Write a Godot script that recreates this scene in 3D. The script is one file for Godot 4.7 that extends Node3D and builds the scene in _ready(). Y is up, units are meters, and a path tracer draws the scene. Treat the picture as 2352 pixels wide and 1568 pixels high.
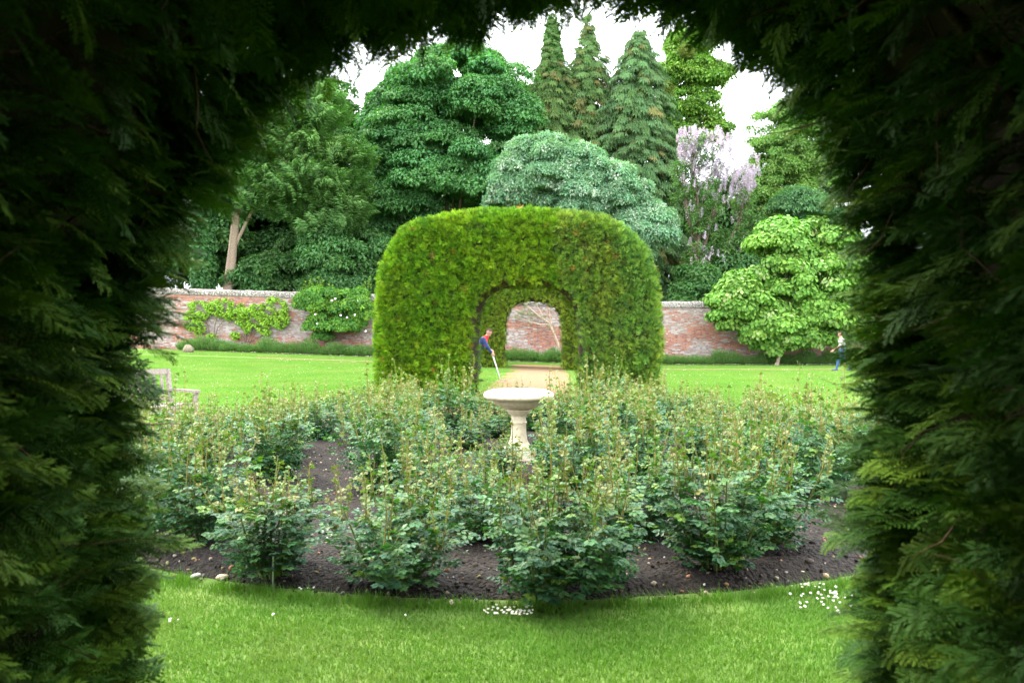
extends Node3D
# A walled rose garden seen from inside a clipped yew tunnel. y is up, metres; the garden axis runs along -z.

const F := 1800.0            # focal length in pixels of a 2352 x 1568 picture
var eye := Vector3(0, 1.55, 0)
var look := Basis()
var rng := RandomNumberGenerator.new()
var bumps := FastNoiseLite.new()
var taken := {}
var M := {}

# ---------------------------------------------------------------- helpers: mesh and copies

class Shape:
	var v := PackedVector3Array()
	var c := PackedColorArray()
	var ix := PackedInt32Array()
	func tri(a: Vector3, b: Vector3, d: Vector3, col: Color) -> void:
		var k := v.size()
		v.append(a); v.append(b); v.append(d)
		c.append(col); c.append(col); c.append(col)
		ix.append(k); ix.append(k + 1); ix.append(k + 2)
	func quad(a: Vector3, b: Vector3, d: Vector3, e: Vector3, col: Color) -> void:
		var k := v.size()
		v.append(a); v.append(b); v.append(d); v.append(e)
		for i in 4: c.append(col)
		for i in [0, 1, 2, 0, 2, 3]: ix.append(k + i)
	# a leaf: two faces folded along the midrib; dir and side are unit vectors
	func leaf(p: Vector3, dir: Vector3, side: Vector3, up: Vector3, length: float, width: float, col: Color) -> void:
		var m := p + dir * length * 0.45 - up * length * 0.02
		var w := side * width * 0.5 + up * width * 0.16
		var w2 := -side * width * 0.5 + up * width * 0.16
		var t := p + dir * length - up * length * 0.12
		var k := v.size()
		v.append(p); v.append(m + w); v.append(t); v.append(m + w2)
		for i in 4: c.append(col)
		ix.append(k); ix.append(k + 1); ix.append(k + 2)
		ix.append(k); ix.append(k + 2); ix.append(k + 3)
	# a rounder leaf of four faces
	func round_leaf(p: Vector3, dir: Vector3, side: Vector3, up: Vector3, length: float, width: float, col: Color) -> void:
		var a := p + dir * length * 0.28
		var b := p + dir * length * 0.68 - up * length * 0.05
		var t := p + dir * length - up * length * 0.16
		var s := side * width * 0.5
		var k := v.size()
		v.append(p); v.append(a + s * 0.86 + up * width * 0.1); v.append(b + s + up * width * 0.06); v.append(t)
		v.append(b - s + up * width * 0.06); v.append(a - s * 0.86 + up * width * 0.1)
		for i in 6: c.append(col)
		for i in [0, 1, 2, 0, 2, 3, 0, 3, 4, 0, 4, 5]: ix.append(k + i)
	func needle(p: Vector3, dir: Vector3, side: Vector3, length: float, width: float, col: Color) -> void:
		var k := v.size()
		var m := p + dir * length * 0.5
		v.append(p); v.append(m + side * width * 0.5); v.append(p + dir * length); v.append(m - side * width * 0.5)
		for i in 4: c.append(col)
		ix.append(k); ix.append(k + 1); ix.append(k + 2); ix.append(k); ix.append(k + 2); ix.append(k + 3)
	func tube(pts: Array, radii: Array, sides: int, col: Color, knobs := 0.0, r: RandomNumberGenerator = null) -> void:
		var base := v.size()
		var n := pts.size()
		var x := Vector3.RIGHT
		for i in n:
			var t: Vector3 = (pts[mini(i + 1, n - 1)] - pts[maxi(i - 1, 0)]).normalized()
			if absf(t.dot(x)) > 0.9: x = Vector3.FORWARD
			x = (x - t * t.dot(x)).normalized()
			var y := t.cross(x)
			for s in sides:
				var a := TAU * s / sides
				var rr: float = radii[i]
				if knobs > 0.0: rr *= 1.0 + r.randf_range(-knobs, knobs)
				v.append(pts[i] + (x * cos(a) + y * sin(a)) * rr)
				c.append(col)
		for i in n - 1:
			for s in sides:
				var p := base + i * sides + s
				var q := base + i * sides + (s + 1) % sides
				ix.append(p); ix.append(q); ix.append(p + sides)
				ix.append(q); ix.append(q + sides); ix.append(p + sides)
		var k := v.size()
		v.append(pts[n - 1]); c.append(col)
		for s in sides:
			ix.append(base + (n - 1) * sides + s); ix.append(base + (n - 1) * sides + (s + 1) % sides); ix.append(k)
	func lathe(profile: Array, sides: int, col: Color) -> void:
		var base := v.size()
		for p in profile:
			for s in sides:
				var a := TAU * s / sides
				v.append(Vector3(cos(a) * p.x, p.y, sin(a) * p.x)); c.append(col)
		for i in profile.size() - 1:
			for s in sides:
				var p := base + i * sides + s
				var q := base + i * sides + (s + 1) % sides
				ix.append(p); ix.append(q); ix.append(p + sides)
				ix.append(q); ix.append(q + sides); ix.append(p + sides)
	func box(at: Vector3, size: Vector3, b: Basis, col: Color) -> void:
		var h := size * 0.5
		var q := []
		for i in 8:
			q.append(at + b * Vector3(h.x if i & 1 else -h.x, h.y if i & 2 else -h.y, h.z if i & 4 else -h.z))
		for f in [[0, 1, 3, 2], [5, 4, 6, 7], [4, 0, 2, 6], [1, 5, 7, 3], [2, 3, 7, 6], [4, 5, 1, 0]]:
			quad(q[f[0]], q[f[1]], q[f[2]], q[f[3]], col)
	func done(smooth := false) -> ArrayMesh:
		var a := []
		a.resize(Mesh.ARRAY_MAX)
		a[Mesh.ARRAY_VERTEX] = v
		a[Mesh.ARRAY_COLOR] = c
		a[Mesh.ARRAY_INDEX] = ix
		if smooth:
			var n := PackedVector3Array()
			n.resize(v.size())
			for i in range(0, ix.size(), 3):
				var f := (v[ix[i + 2]] - v[ix[i]]).cross(v[ix[i + 1]] - v[ix[i]])
				for j in 3: n[ix[i + j]] += f
			for i in n.size(): n[i] = n[i].normalized()
			a[Mesh.ARRAY_NORMAL] = n
		var m := ArrayMesh.new()
		m.add_surface_from_arrays(Mesh.PRIMITIVE_TRIANGLES, a)
		return m

class Copies3D:
	var b := PackedFloat32Array()
	var count := 0
	func put(x: Vector3, y: Vector3, z: Vector3, o: Vector3, col: Color) -> void:
		b.append_array(PackedFloat32Array([x.x, y.x, z.x, o.x, x.y, y.y, z.y, o.y, x.z, y.z, z.z, o.z, col.r, col.g, col.b, 1.0]))
		count += 1
	func node(called: String, mesh: Mesh, m: Material) -> MultiMeshInstance3D:
		var mm := MultiMesh.new()
		mm.transform_format = MultiMesh.TRANSFORM_3D
		mm.use_colors = true
		mm.mesh = mesh
		mm.instance_count = count
		mm.buffer = b
		var o := MultiMeshInstance3D.new()
		o.name = called
		o.multimesh = mm
		o.material_override = m
		return o

# ---------------------------------------------------------------- helpers: nodes, labels, places

func lin(r: float, g: float, b: float) -> Color:
	return Color(r, g, b).linear_to_srgb()

func numbered(called: String) -> String:
	var k: int = taken.get(called, 0)
	taken[called] = k + 1
	return called if k == 0 else "%s_%03d" % [called, k]

func tag(o: Node, label: String, category: String, group := "") -> Node:
	o.set_meta("label", label)
	o.set_meta("category", category)
	if group: o.set_meta("group", group)
	return o

func thing(called: String, label: String, category: String, at_: Vector3, group := "") -> Node3D:
	var o := Node3D.new()
	o.name = numbered(called)
	add_child(o)
	o.position = at_
	tag(o, label, category, group)
	return o

func part(parent: Node, called: String, mesh: Mesh, m: Material, stuff := false) -> MeshInstance3D:
	var o := MeshInstance3D.new()
	o.name = called
	o.mesh = mesh
	o.material_override = m
	if stuff: o.set_meta("kind", "stuff")
	parent.add_child(o, true)
	return o

func mass(parent: Node, called: String, im: Copies3D, mesh: Mesh, m: Material) -> MultiMeshInstance3D:
	var o := im.node(called, mesh, m)
	o.set_meta("kind", "stuff")
	parent.add_child(o, true)
	return o

func setting(called: String, mesh: Mesh, m: Material) -> MeshInstance3D:
	var o := part(self, called, mesh, m)
	o.set_meta("kind", "structure")
	return o

func copy(o: Node3D, label := "", group := "") -> Node3D:
	var d: Node3D = o.duplicate()
	d.name = numbered(str(o.name).rstrip("0123456789").trim_suffix("_"))
	add_child(d)
	if label: d.set_meta("label", label)
	if group: d.set_meta("group", group)
	return d

# height of the ground: nearly level, rising gently to the west at the far end of the garden
func gh(x: float, z: float) -> float:
	var s := smoothstep(15.0, 41.0, -z)
	return s * 0.033 * clampf(1.5 - x, -2.0, 26.0)

# the point at depth d (metres along the axis) in the direction of a pixel
func at(u: float, w: float, d: float) -> Vector3:
	var dir := look * Vector3((u - 1176.0) / F, (784.0 - w) / F, -1.0)
	return eye + dir * (d / -dir.z)

func on_ground(u: float, w: float) -> Vector3:
	var d := 10.0
	for i in 30:
		var dir := look * Vector3((u - 1176.0) / F, (784.0 - w) / F, -1.0)
		var q := eye + dir * (d / -dir.z)
		var t := (gh(q.x, q.z) - eye.y) / dir.y
		d = lerpf(d, t * -dir.z, 0.7)
	var p := at(u, w, d)
	p.y = gh(p.x, p.z)
	return p

func rv() -> Vector3:
	var z := rng.randf_range(-1, 1)
	var a := rng.randf() * TAU
	var s := sqrt(1.0 - z * z)
	return Vector3(cos(a) * s, z, sin(a) * s)

func tint(c: Color, amount: float) -> Color:
	var k := rng.randf_range(1.0 - amount, 1.0 + amount)
	var h := rng.randf_range(-amount, amount) * 0.35
	return Color(c.r * k * (1.0 + h), c.g * k, c.b * k * (1.0 - h), 1)

# ---------------------------------------------------------------- materials

func noise_tex(frequency: float, colors: Array, stops: Array, s: int, side := 512, octaves := 4, kind := FastNoiseLite.TYPE_SIMPLEX_SMOOTH) -> NoiseTexture2D:
	var n := FastNoiseLite.new()
	n.seed = s
	n.noise_type = kind
	n.frequency = frequency
	n.fractal_octaves = octaves
	var g := Gradient.new()
	var cols := PackedColorArray()
	for c in colors: cols.append((c as Color).linear_to_srgb())
	g.offsets = PackedFloat32Array(stops)
	g.colors = cols
	var t := NoiseTexture2D.new()
	t.noise = n
	t.width = side
	t.height = side
	t.seamless = true
	t.color_ramp = g
	return t

func grey_tex(frequency: float, s: int, octaves := 5, kind := FastNoiseLite.TYPE_SIMPLEX_SMOOTH) -> NoiseTexture2D:
	return noise_tex(frequency, [Color(0, 0, 0), Color(1, 1, 1)], [0.0, 1.0], s, 512, octaves, kind)

func foliage(rough: float, through: Color, spec := 0.4) -> StandardMaterial3D:
	var m := StandardMaterial3D.new()
	m.vertex_color_use_as_albedo = true
	m.roughness = rough
	m.metallic_specular = spec
	m.cull_mode = BaseMaterial3D.CULL_DISABLED
	if through.g > 0.0:
		m.backlight_enabled = true
		m.backlight = through
	return m

func plain(c: Color, rough: float, spec := 0.5, metal := 0.0) -> StandardMaterial3D:
	var m := StandardMaterial3D.new()
	m.albedo_color = c.linear_to_srgb()
	m.roughness = rough
	m.metallic_specular = spec
	m.metallic = metal
	return m

func grained(tex: Texture2D, scale: float, rough: float, bump: Texture2D = null, depth := 0.0, bump_world := true) -> StandardMaterial3D:
	var m := StandardMaterial3D.new()
	m.albedo_texture = tex
	m.roughness = rough
	m.metallic_specular = 0.35
	m.uv1_triplanar = true
	m.uv1_world_triplanar = bump_world
	m.uv1_scale = Vector3.ONE * scale
	if bump:
		m.heightmap_enabled = true
		m.heightmap_texture = bump
		m.heightmap_scale = depth
	return m

func make_materials() -> void:
	M.leaf = foliage(0.5, Color(0.7, 0.85, 0.4), 0.36)
	M.leaf_dull = foliage(0.65, Color(0.6, 0.72, 0.35), 0.28)
	M.needle = foliage(0.65, Color(0.42, 0.5, 0.18), 0.22)
	M.rose_leaf = foliage(0.45, Color(0.6, 0.75, 0.35), 0.4)
	M.grass = foliage(0.65, Color(0.75, 0.85, 0.5), 0.25)
	M.petal = foliage(0.7, Color(0.7, 0.7, 0.7), 0.3)
	M.tinted = foliage(0.8, Color(0, 0, 0), 0.3)
	M.twig_shade = plain(Color(0.04, 0.03, 0.02), 0.95, 0.2)  # twig brown kept dark so bare inner walls read as shade
	var bark := noise_tex(0.03, [Color(0.05, 0.035, 0.025), Color(0.13, 0.095, 0.07), Color(0.22, 0.17, 0.13)], [0.2, 0.55, 0.9], 5)
	M.bark = grained(bark, 1.6, 0.95, grey_tex(0.03, 6), 3.0)
	M.pale_bark = grained(noise_tex(0.02, [Color(0.2, 0.14, 0.1), Color(0.36, 0.27, 0.2), Color(0.46, 0.38, 0.3)], [0.15, 0.5, 0.9], 7), 1.2, 0.95, grey_tex(0.03, 8), 3.0)
	M.yew_bark = grained(noise_tex(0.03, [Color(0.035, 0.018, 0.01), Color(0.08, 0.045, 0.025), Color(0.15, 0.095, 0.06)], [0.2, 0.55, 0.9], 9), 3.0, 0.9)
	M.lawn = grained(noise_tex(0.012, [Color(0.075, 0.14, 0.024), Color(0.09, 0.155, 0.028), Color(0.12, 0.17, 0.04)], [0.15, 0.5, 0.9], 11, 1024, 6), 0.12, 0.95, grey_tex(0.05, 12), 2.0)
	M.woodland = grained(noise_tex(0.02, [Color(0.02, 0.018, 0.01), Color(0.05, 0.045, 0.02)], [0.2, 0.8], 13), 0.2, 0.95)
	M.soil = grained(noise_tex(0.03, [Color(0.008, 0.006, 0.005), Color(0.02, 0.015, 0.012), Color(0.042, 0.033, 0.028)], [0.2, 0.55, 0.95], 15, 1024, 6), 0.8, 0.9, grey_tex(0.06, 16, 6), 4.0)
	M.gravel = grained(noise_tex(0.09, [Color(0.12, 0.07, 0.036), Color(0.19, 0.115, 0.062), Color(0.26, 0.18, 0.11)], [0.15, 0.5, 0.9], 17, 1024, 4), 0.9, 0.95, grey_tex(0.12, 18, 3), 1.5)
	M.mortar = grained(noise_tex(0.03, [Color(0.17, 0.14, 0.12), Color(0.29, 0.25, 0.23), Color(0.4, 0.37, 0.35)], [0.15, 0.5, 0.9], 19), 0.5, 0.95, grey_tex(0.1, 20), 1.0)
	M.stone = grained(noise_tex(0.012, [Color(0.46, 0.37, 0.24), Color(0.58, 0.5, 0.36), Color(0.64, 0.57, 0.43)], [0.1, 0.45, 0.9], 21, 512, 6), 2.0, 0.8, grey_tex(0.08, 22), 0.4)
	M.teak = grained(noise_tex(0.03, [Color(0.13, 0.11, 0.09), Color(0.21, 0.18, 0.155), Color(0.27, 0.24, 0.21)], [0.15, 0.5, 0.9], 23), 1.5, 0.85)
	M.copings = []
	for k in 4:
		var a: float = [0.19, 0.23, 0.15, 0.21][k]
		M.copings.append(grained(noise_tex(0.035, [Color(0.07, 0.055, 0.04), Color(a, a * 0.92, a * 0.84), Color(0.4, 0.38, 0.35)], [0.25, 0.5, 0.8], 30 + k, 256, 5), 0.9, 0.95, grey_tex(0.08, 35), 2.0))
	M.steel = plain(Color(0.55, 0.56, 0.58), 0.35, 0.5, 0.9)
	M.dark_plate = plain(Color(0.03, 0.032, 0.04), 0.4)
	M.brick = StandardMaterial3D.new()
	M.brick.vertex_color_use_as_albedo = true
	M.brick.roughness = 0.95
	M.brick.metallic_specular = 0.25
	M.brick.albedo_texture = noise_tex(0.05, [Color(0.62, 0.62, 0.62), Color(0.92, 0.92, 0.92), Color(1, 1, 1)], [0.1, 0.5, 0.9], 41)
	M.brick.uv1_triplanar = true
	M.brick.uv1_world_triplanar = true
	M.brick.uv1_scale = Vector3.ONE * 1.3

# ---------------------------------------------------------------- foliage building blocks

# a ball of leaves about 1 m across, denser towards its skin
func clump(n: int, length: float, width: float, droop: float, s: int, rounded := false) -> ArrayMesh:
	rng.seed = s
	var g := Shape.new()
	for i in n:
		var d := rv()
		if d.y < -0.3: d.y *= 0.4
		var p := d.normalized() * 0.5 * pow(rng.randf(), 0.45)
		p.y *= 0.8
		var dir := (d * 0.8 + rv() * 0.7 + Vector3(0, -droop, 0)).normalized()
		var up := (Vector3.UP * 0.9 + d * 0.6 + rv() * 0.5)
		up = (up - dir * up.dot(dir)).normalized()
		var col := tint(Color(1, 1, 1), 0.22)
		var k := rng.randf_range(0.75, 1.2)
		if rounded: g.round_leaf(p, dir, dir.cross(up), up, length * k, width * k, col)
		else: g.leaf(p, dir, dir.cross(up), up, length * k, width * k, col)
	return g.done()

# drooping conifer spray: hangs forward along +y (outward) and falls along -z
func droop_spray(s: int, n := 46) -> ArrayMesh:
	rng.seed = s
	var g := Shape.new()
	for i in n:
		var t := pow(rng.randf(), 0.8)
		var side := rng.randf_range(-1, 1)
		var p := Vector3(side * 0.34 * (1.0 - t * 0.6), t * 0.9, -0.32 * t * t - absf(side) * 0.12)
		var dir := Vector3(side * 0.5 + rng.randf_range(-0.3, 0.3), rng.randf_range(0.1, 0.8), -rng.randf_range(0.5, 1.3)).normalized()
		var across := dir.cross(Vector3(rng.randf_range(-0.6, 0.6), 1, 0.3)).normalized()
		g.leaf(p, dir, across, across.cross(dir), rng.randf_range(0.22, 0.42), rng.randf_range(0.05, 0.09), tint(Color(1, 1, 1), 0.25))
	return g.done()

# a flat yew frond, 1 m long, growing along +y in the xy plane and nodding towards -z
func yew_frond(s: int) -> ArrayMesh:
	rng.seed = s
	var g := Shape.new()
	var shoots := [[Vector3.ZERO, Vector3.UP, 1.0, 34]]
	for k in 9:
		var t := 0.16 + 0.085 * k + rng.randf_range(-0.02, 0.02)
		var side := 1.0 if k % 2 else -1.0
		shoots.append([Vector3(0, t, -0.22 * t * t), Vector3(side * 0.8, 0.75, rng.randf_range(-0.2, 0.12)).normalized(), 0.52 * (1.05 - t * 0.75), 17])
	for sh in shoots:
		var p0: Vector3 = sh[0]
		var d: Vector3 = sh[1]
		var ln: float = sh[2]
		var n: int = sh[3]
		for i in n:
			var t := (i + 0.5) / n
			var p := p0 + d * ln * t + Vector3(0, 0, -0.22 * ln * t * t)
			var out := Vector3(0, 0, 1).cross(d).normalized() * (1.0 if i % 2 else -1.0)
			var dir := (out * 0.85 + d * (0.45 + 0.5 * t) + Vector3(0, 0, rng.randf_range(-0.3, 0.15) - 0.15)).normalized()
			var young := smoothstep(0.55, 1.0, t)
			var col := Color(1, 1, 1).lerp(Color(1.7, 1.5, 1.3), young * 0.8) * rng.randf_range(0.75, 1.2)
			g.needle(p, dir, dir.cross(Vector3(0, 0, 1)).normalized(), rng.randf_range(0.1, 0.15) * (1.0 - 0.35 * t), 0.027, col)
		g.tube([p0, p0 + d * ln * 0.5 + Vector3(0, 0, -0.055 * ln), p0 + d * ln + Vector3(0, 0, -0.22 * ln)], [0.007, 0.005, 0.002], 3, Color(1.2, 0.7, 0.35))
	return g.done()

# a short clipped yew tuft growing along +y
func yew_tuft(s: int) -> ArrayMesh:
	rng.seed = s
	var g := Shape.new()
	for k in 6:
		var a := TAU * k / 6.0 + rng.randf()
		var tilt := rng.randf_range(0.2, 1.0)
		var d := Vector3(cos(a) * tilt, 1.0, sin(a) * tilt).normalized()
		var side := d.cross(rv()).normalized()
		var p0 := Vector3(cos(a), 0, sin(a)) * rng.randf_range(0.0, 0.22)
		var col := tint(Color(1, 1, 1), 0.2)
		for i in 7:
			var t := (i + 0.4) / 7.0
			var dir := (side * (1.0 if i % 2 else -1.0) + d * 0.9 + rv() * 0.2).normalized()
			g.needle(p0 + d * t * 0.75, dir, dir.cross(d.cross(side)).normalized(), 0.36 * (1.0 - 0.3 * t), 0.1, col * (0.85 + 0.35 * t))
	return g.done()

func oriented(im: Copies3D, p: Vector3, dir: Vector3, normal: Vector3, s: float, col: Color) -> void:
	var z := (normal - dir * normal.dot(dir)).normalized()
	im.put(dir.cross(z) * s, dir * s, z * s, p, col)

# a billowing crown: lobes on and in the given ellipsoids, clumps on the lobes
func crown(im: Copies3D, blobs: Array, lobe: Array, per: int, size: Array, col: Color, vary: float, bottom := -0.5, pale := Color(0, 0, 0), pale_share := 0.0, density := 1.45) -> Array:
	var centres := []
	for e in blobs:
		var c: Vector3 = e[0]
		var r: Vector3 = e[1]
		var mean: float = (lobe[0] + lobe[1]) * 0.5
		var n := maxi(4, int(density * (r.x * r.y + r.x * r.z + r.y * r.z) / (mean * mean)))
		for i in n:
			var d := rv()
			if d.y < bottom: d.y = bottom * rng.randf()
			if d.z < -0.2 and rng.randf() < 0.6: d.z = -d.z
			var lr := rng.randf_range(lobe[0], lobe[1])
			var depth := rng.randf_range(0.78, 1.0) if rng.randf() < 0.75 else rng.randf_range(0.2, 0.7)
			var q := c + d * (r - Vector3.ONE * lr * 0.5) * depth
			centres.append(q)
			var lc := tint(col, vary)
			for k in per:
				var e2 := (rv() + d * 0.55 + Vector3(0, 0.45, 0)).normalized()
				if e2.y < -0.15: e2.y *= -0.4
				var p := q + e2 * lr * (rng.randf_range(0.8, 1.05) if rng.randf() < 0.85 else rng.randf() * 0.7) * Vector3(1.12, 0.68, 1.12)
				var y := (Vector3.UP + e2 * 0.8 + rv() * 0.3).normalized()
				var x := y.cross(rv()).normalized()
				var s := rng.randf_range(size[0], size[1])
				var cc := tint(lc, 0.12)
				if pale_share > 0.0 and rng.randf() < pale_share: cc = tint(pale, 0.12)
				im.put(x * s, y * s, x.cross(y) * s, p, cc)
	return centres

func blobs_at(list: Array, d: float, flat := 1.0) -> Array:
	var k := d / F
	var out := []
	for b in list:
		var o: float = b[4] if b.size() > 4 else 0.0
		out.append([at(b[0], b[1], d + o), Vector3(b[2] * k, b[3] * k, (b[2] + b[3]) * 0.5 * k * flat)])
	return out

func trunk_mesh(base: Vector3, tops: Array, r0: float, fork: float, s: int, limbs := 9, given = null) -> ArrayMesh:
	rng.seed = s
	var g := Shape.new()
	var mid := Vector3.ZERO
	for t in tops: mid += t
	mid /= maxf(1.0, tops.size())
	var head: Vector3 = base.lerp(mid, fork) if given == null else given
	var pts := []
	var rad := []
	for i in 7:
		var t := i / 6.0
		pts.append(base.lerp(head, t) + Vector3(rng.randf_range(-1, 1), 0, rng.randf_range(-1, 1)) * r0 * 0.25 * (1.0 if i else 0.0))
		rad.append(r0 * (1.0 - 0.45 * t) * (1.25 if i == 0 else 1.0))
	g.tube(pts, rad, 10, Color.WHITE, 0.1, rng)
	for k in mini(limbs, tops.size()):
		var to: Vector3 = tops[(k * 7 + 3) % tops.size()]
		var from: Vector3 = pts[rng.randi_range(4, 6)]
		var m := from.lerp(to, 0.5) + Vector3(0, (to - from).length() * 0.12, 0) + rv() * 0.2
		g.tube([from, from.lerp(m, 0.6), m, to], [r0 * 0.34, r0 * 0.22, r0 * 0.14, r0 * 0.05], 6, Color.WHITE, 0.08, rng)
	return g.done(true)

func tree(called: String, label: String, d: float, foot: Array, blobs: Array, lobe: Array, per: int, size: Array, col: Color, vary: float, mesh: Mesh, mat: Material, r0: float, fork: float, s: int, extra := {}) -> Node3D:
	var b := at(foot[0], foot[1], d)
	b.y = gh(b.x, b.z) - 0.05
	var o := thing(called, label, extra.get("category", "tree"), b, extra.get("group", ""))
	rng.seed = s
	var im := Copies3D.new()
	var tops := crown(im, blobs_at(blobs, d, extra.get("flat", 1.0)), lobe, per, size, col, vary, extra.get("bottom", -0.5), extra.get("pale", Color.BLACK), extra.get("share", 0.0), extra.get("density", 1.45))
	var t := part(o, "trunk", trunk_mesh(b, tops, r0, fork, s + 1, extra.get("limbs", 9), extra.get("head")), extra.get("bark", M.bark))
	t.position = -b
	mass(o, "crown", im, mesh, mat).position = -b
	return o

# ---------------------------------------------------------------- hedge arches

func resample(pts: Array, n: int) -> Array:
	var total := 0.0
	for i in pts.size() - 1: total += (pts[i + 1] - pts[i]).length()
	var out := []
	var seg := 0
	var done_ := 0.0
	for k in n:
		var want := total * k / (n - 1)
		while seg < pts.size() - 2 and done_ + (pts[seg + 1] - pts[seg]).length() < want:
			done_ += (pts[seg + 1] - pts[seg]).length()
			seg += 1
		var ln: float = (pts[seg + 1] - pts[seg]).length()
		out.append(pts[seg].lerp(pts[seg + 1], clampf((want - done_) / ln, 0, 1)))
	return out

func smoothed(pts: Array) -> Array:
	for r in 3:
		var out := [pts[0]]
		for i in pts.size() - 1:
			out.append(pts[i].lerp(pts[i + 1], 0.25))
			out.append(pts[i].lerp(pts[i + 1], 0.75))
		out.append(pts[-1])
		pts = out
	return pts

# [distance to the line, unit vector from the nearest point of the line]
func near_line(p: Vector2, line: PackedVector2Array) -> Array:
	var best := 1e9
	var q := Vector2.ZERO
	for i in line.size() - 1:
		var c := Geometry2D.get_closest_point_to_segment(p, line[i], line[i + 1])
		var d := c.distance_squared_to(p)
		if d < best:
			best = d
			q = c
	return [sqrt(best), (p - q).normalized()]

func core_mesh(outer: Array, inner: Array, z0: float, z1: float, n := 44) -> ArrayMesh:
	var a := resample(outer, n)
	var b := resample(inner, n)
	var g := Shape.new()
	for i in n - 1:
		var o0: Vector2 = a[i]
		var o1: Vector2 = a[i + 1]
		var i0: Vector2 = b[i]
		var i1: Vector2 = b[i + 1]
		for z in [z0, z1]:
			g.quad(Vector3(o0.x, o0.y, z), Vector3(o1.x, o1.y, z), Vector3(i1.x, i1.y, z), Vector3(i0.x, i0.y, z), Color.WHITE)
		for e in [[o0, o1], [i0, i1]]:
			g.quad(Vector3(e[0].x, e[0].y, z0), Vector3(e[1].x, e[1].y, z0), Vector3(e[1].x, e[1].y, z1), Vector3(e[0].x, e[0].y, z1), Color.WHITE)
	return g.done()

func grown(line: Array, by: float) -> Array:
	var out := []
	for i in line.size():
		var t: Vector2 = (line[mini(i + 1, line.size() - 1)] - line[maxi(i - 1, 0)]).normalized()
		out.append(line[i] + Vector2(-t.y, t.x) * by)
	return out

# z0 is the face towards the camera. colour is a function of the place.
func clipped_arch(label: String, outer: Array, inner: Array, z0: float, deep: float, dens: float, paint: Callable, s: int) -> Node3D:
	rng.seed = s
	var middle := Vector3((inner[0].x + inner[-1].x) * 0.5, 0, z0 - deep * 0.5)
	var o := thing("yew_arch", label, "hedge", middle, "clipped yew arches across the gravel path")
	var z1 := z0 - deep
	var po := PackedVector2Array(outer)
	var pi := PackedVector2Array(inner)
	var im := Copies3D.new()
	var round_ := 0.42
	var lo := Vector2(1e9, 0)
	var hi := Vector2(-1e9, 0)
	for p in outer:
		lo.x = minf(lo.x, p.x); hi.x = maxf(hi.x, p.x); hi.y = maxf(hi.y, p.y)
	var faces := int((hi.x - lo.x) * hi.y * dens)
	for side in 2:
		for k in faces if side == 0 else faces / 3:
			var p := Vector2(rng.randf_range(lo.x, hi.x), rng.randf_range(0.02, hi.y))
			if not Geometry2D.is_point_in_polygon(p, po) or Geometry2D.is_point_in_polygon(p, pi): continue
			var e := near_line(p, po)
			var e2 := near_line(p, pi)
			var n := Vector3(0, 0, 1)
			var inset := 0.0
			var edge: float = e[0]
			if edge < round_:
				var q := (round_ - edge) / round_
				inset = round_ * (1.0 - sqrt(1.0 - q * q))
				n = Vector3(-e[1].x * q, -e[1].y * q, sqrt(1.0 - q * q))
			elif e2[0] < 0.06:
				var q: float = (0.06 - e2[0]) / 0.06
				inset = 0.06 * (1.0 - sqrt(1.0 - q * q))
				n = Vector3(-e2[1].x * q, -e2[1].y * q, sqrt(1.0 - q * q))
			if side: n.z = -n.z
			var at_ := Vector3(p.x, p.y, z0 - inset if side == 0 else z1 + inset)
			tuft(im, at_, n, paint)
	for which in 2:
		var line: Array = resample(outer if which == 0 else inner, 160)
		var count := int(159 * (line[1] - line[0]).length() * deep * dens * (0.62 if which == 0 else 0.03))  # inner wall left nearly bare so the dark core shows as shade
		for k in count:
			var f := rng.randf() * 158.99
			var i := int(f)
			var p: Vector2 = line[i].lerp(line[i + 1], f - i)
			var t: Vector2 = (line[i + 1] - line[i]).normalized()
			var n := Vector3(-t.y, t.x, 0) if which == 0 else Vector3(t.y, -t.x, 0)
			var r := round_ if which == 0 else 0.1
			tuft(im, Vector3(p.x, p.y, rng.randf_range(z1 + r, z0 - r)), n, paint)
	mass(o, "foliage", im, M.tuft, M.needle).position = -middle
	part(o, "shade_core", core_mesh(grown(outer, -0.3), grown(inner, 0.06), z0 - 0.16, z1 + 0.16), M.twig_shade).position = -middle  # solid dark core that blocks light, standing in for shaded twigs
	return o

func tuft(im: Copies3D, p: Vector3, n: Vector3, paint: Callable) -> void:
	var lump := bumps.get_noise_3dv(p * 1.6) * 0.06 + bumps.get_noise_3dv(p * 6.0) * 0.04
	var q := p + n * (lump + rng.randf_range(-0.14, 0.025))
	var y := (n + rv() * 0.65 + Vector3(0, 0.35, 0)).normalized()
	var s := rng.randf_range(0.08, 0.145)
	var x := y.cross(rv()).normalized()
	im.put(x * s, y * s, x.cross(y) * s, q, paint.call(p))

# ---------------------------------------------------------------- people: a smooth skin over tapered bones

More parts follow.
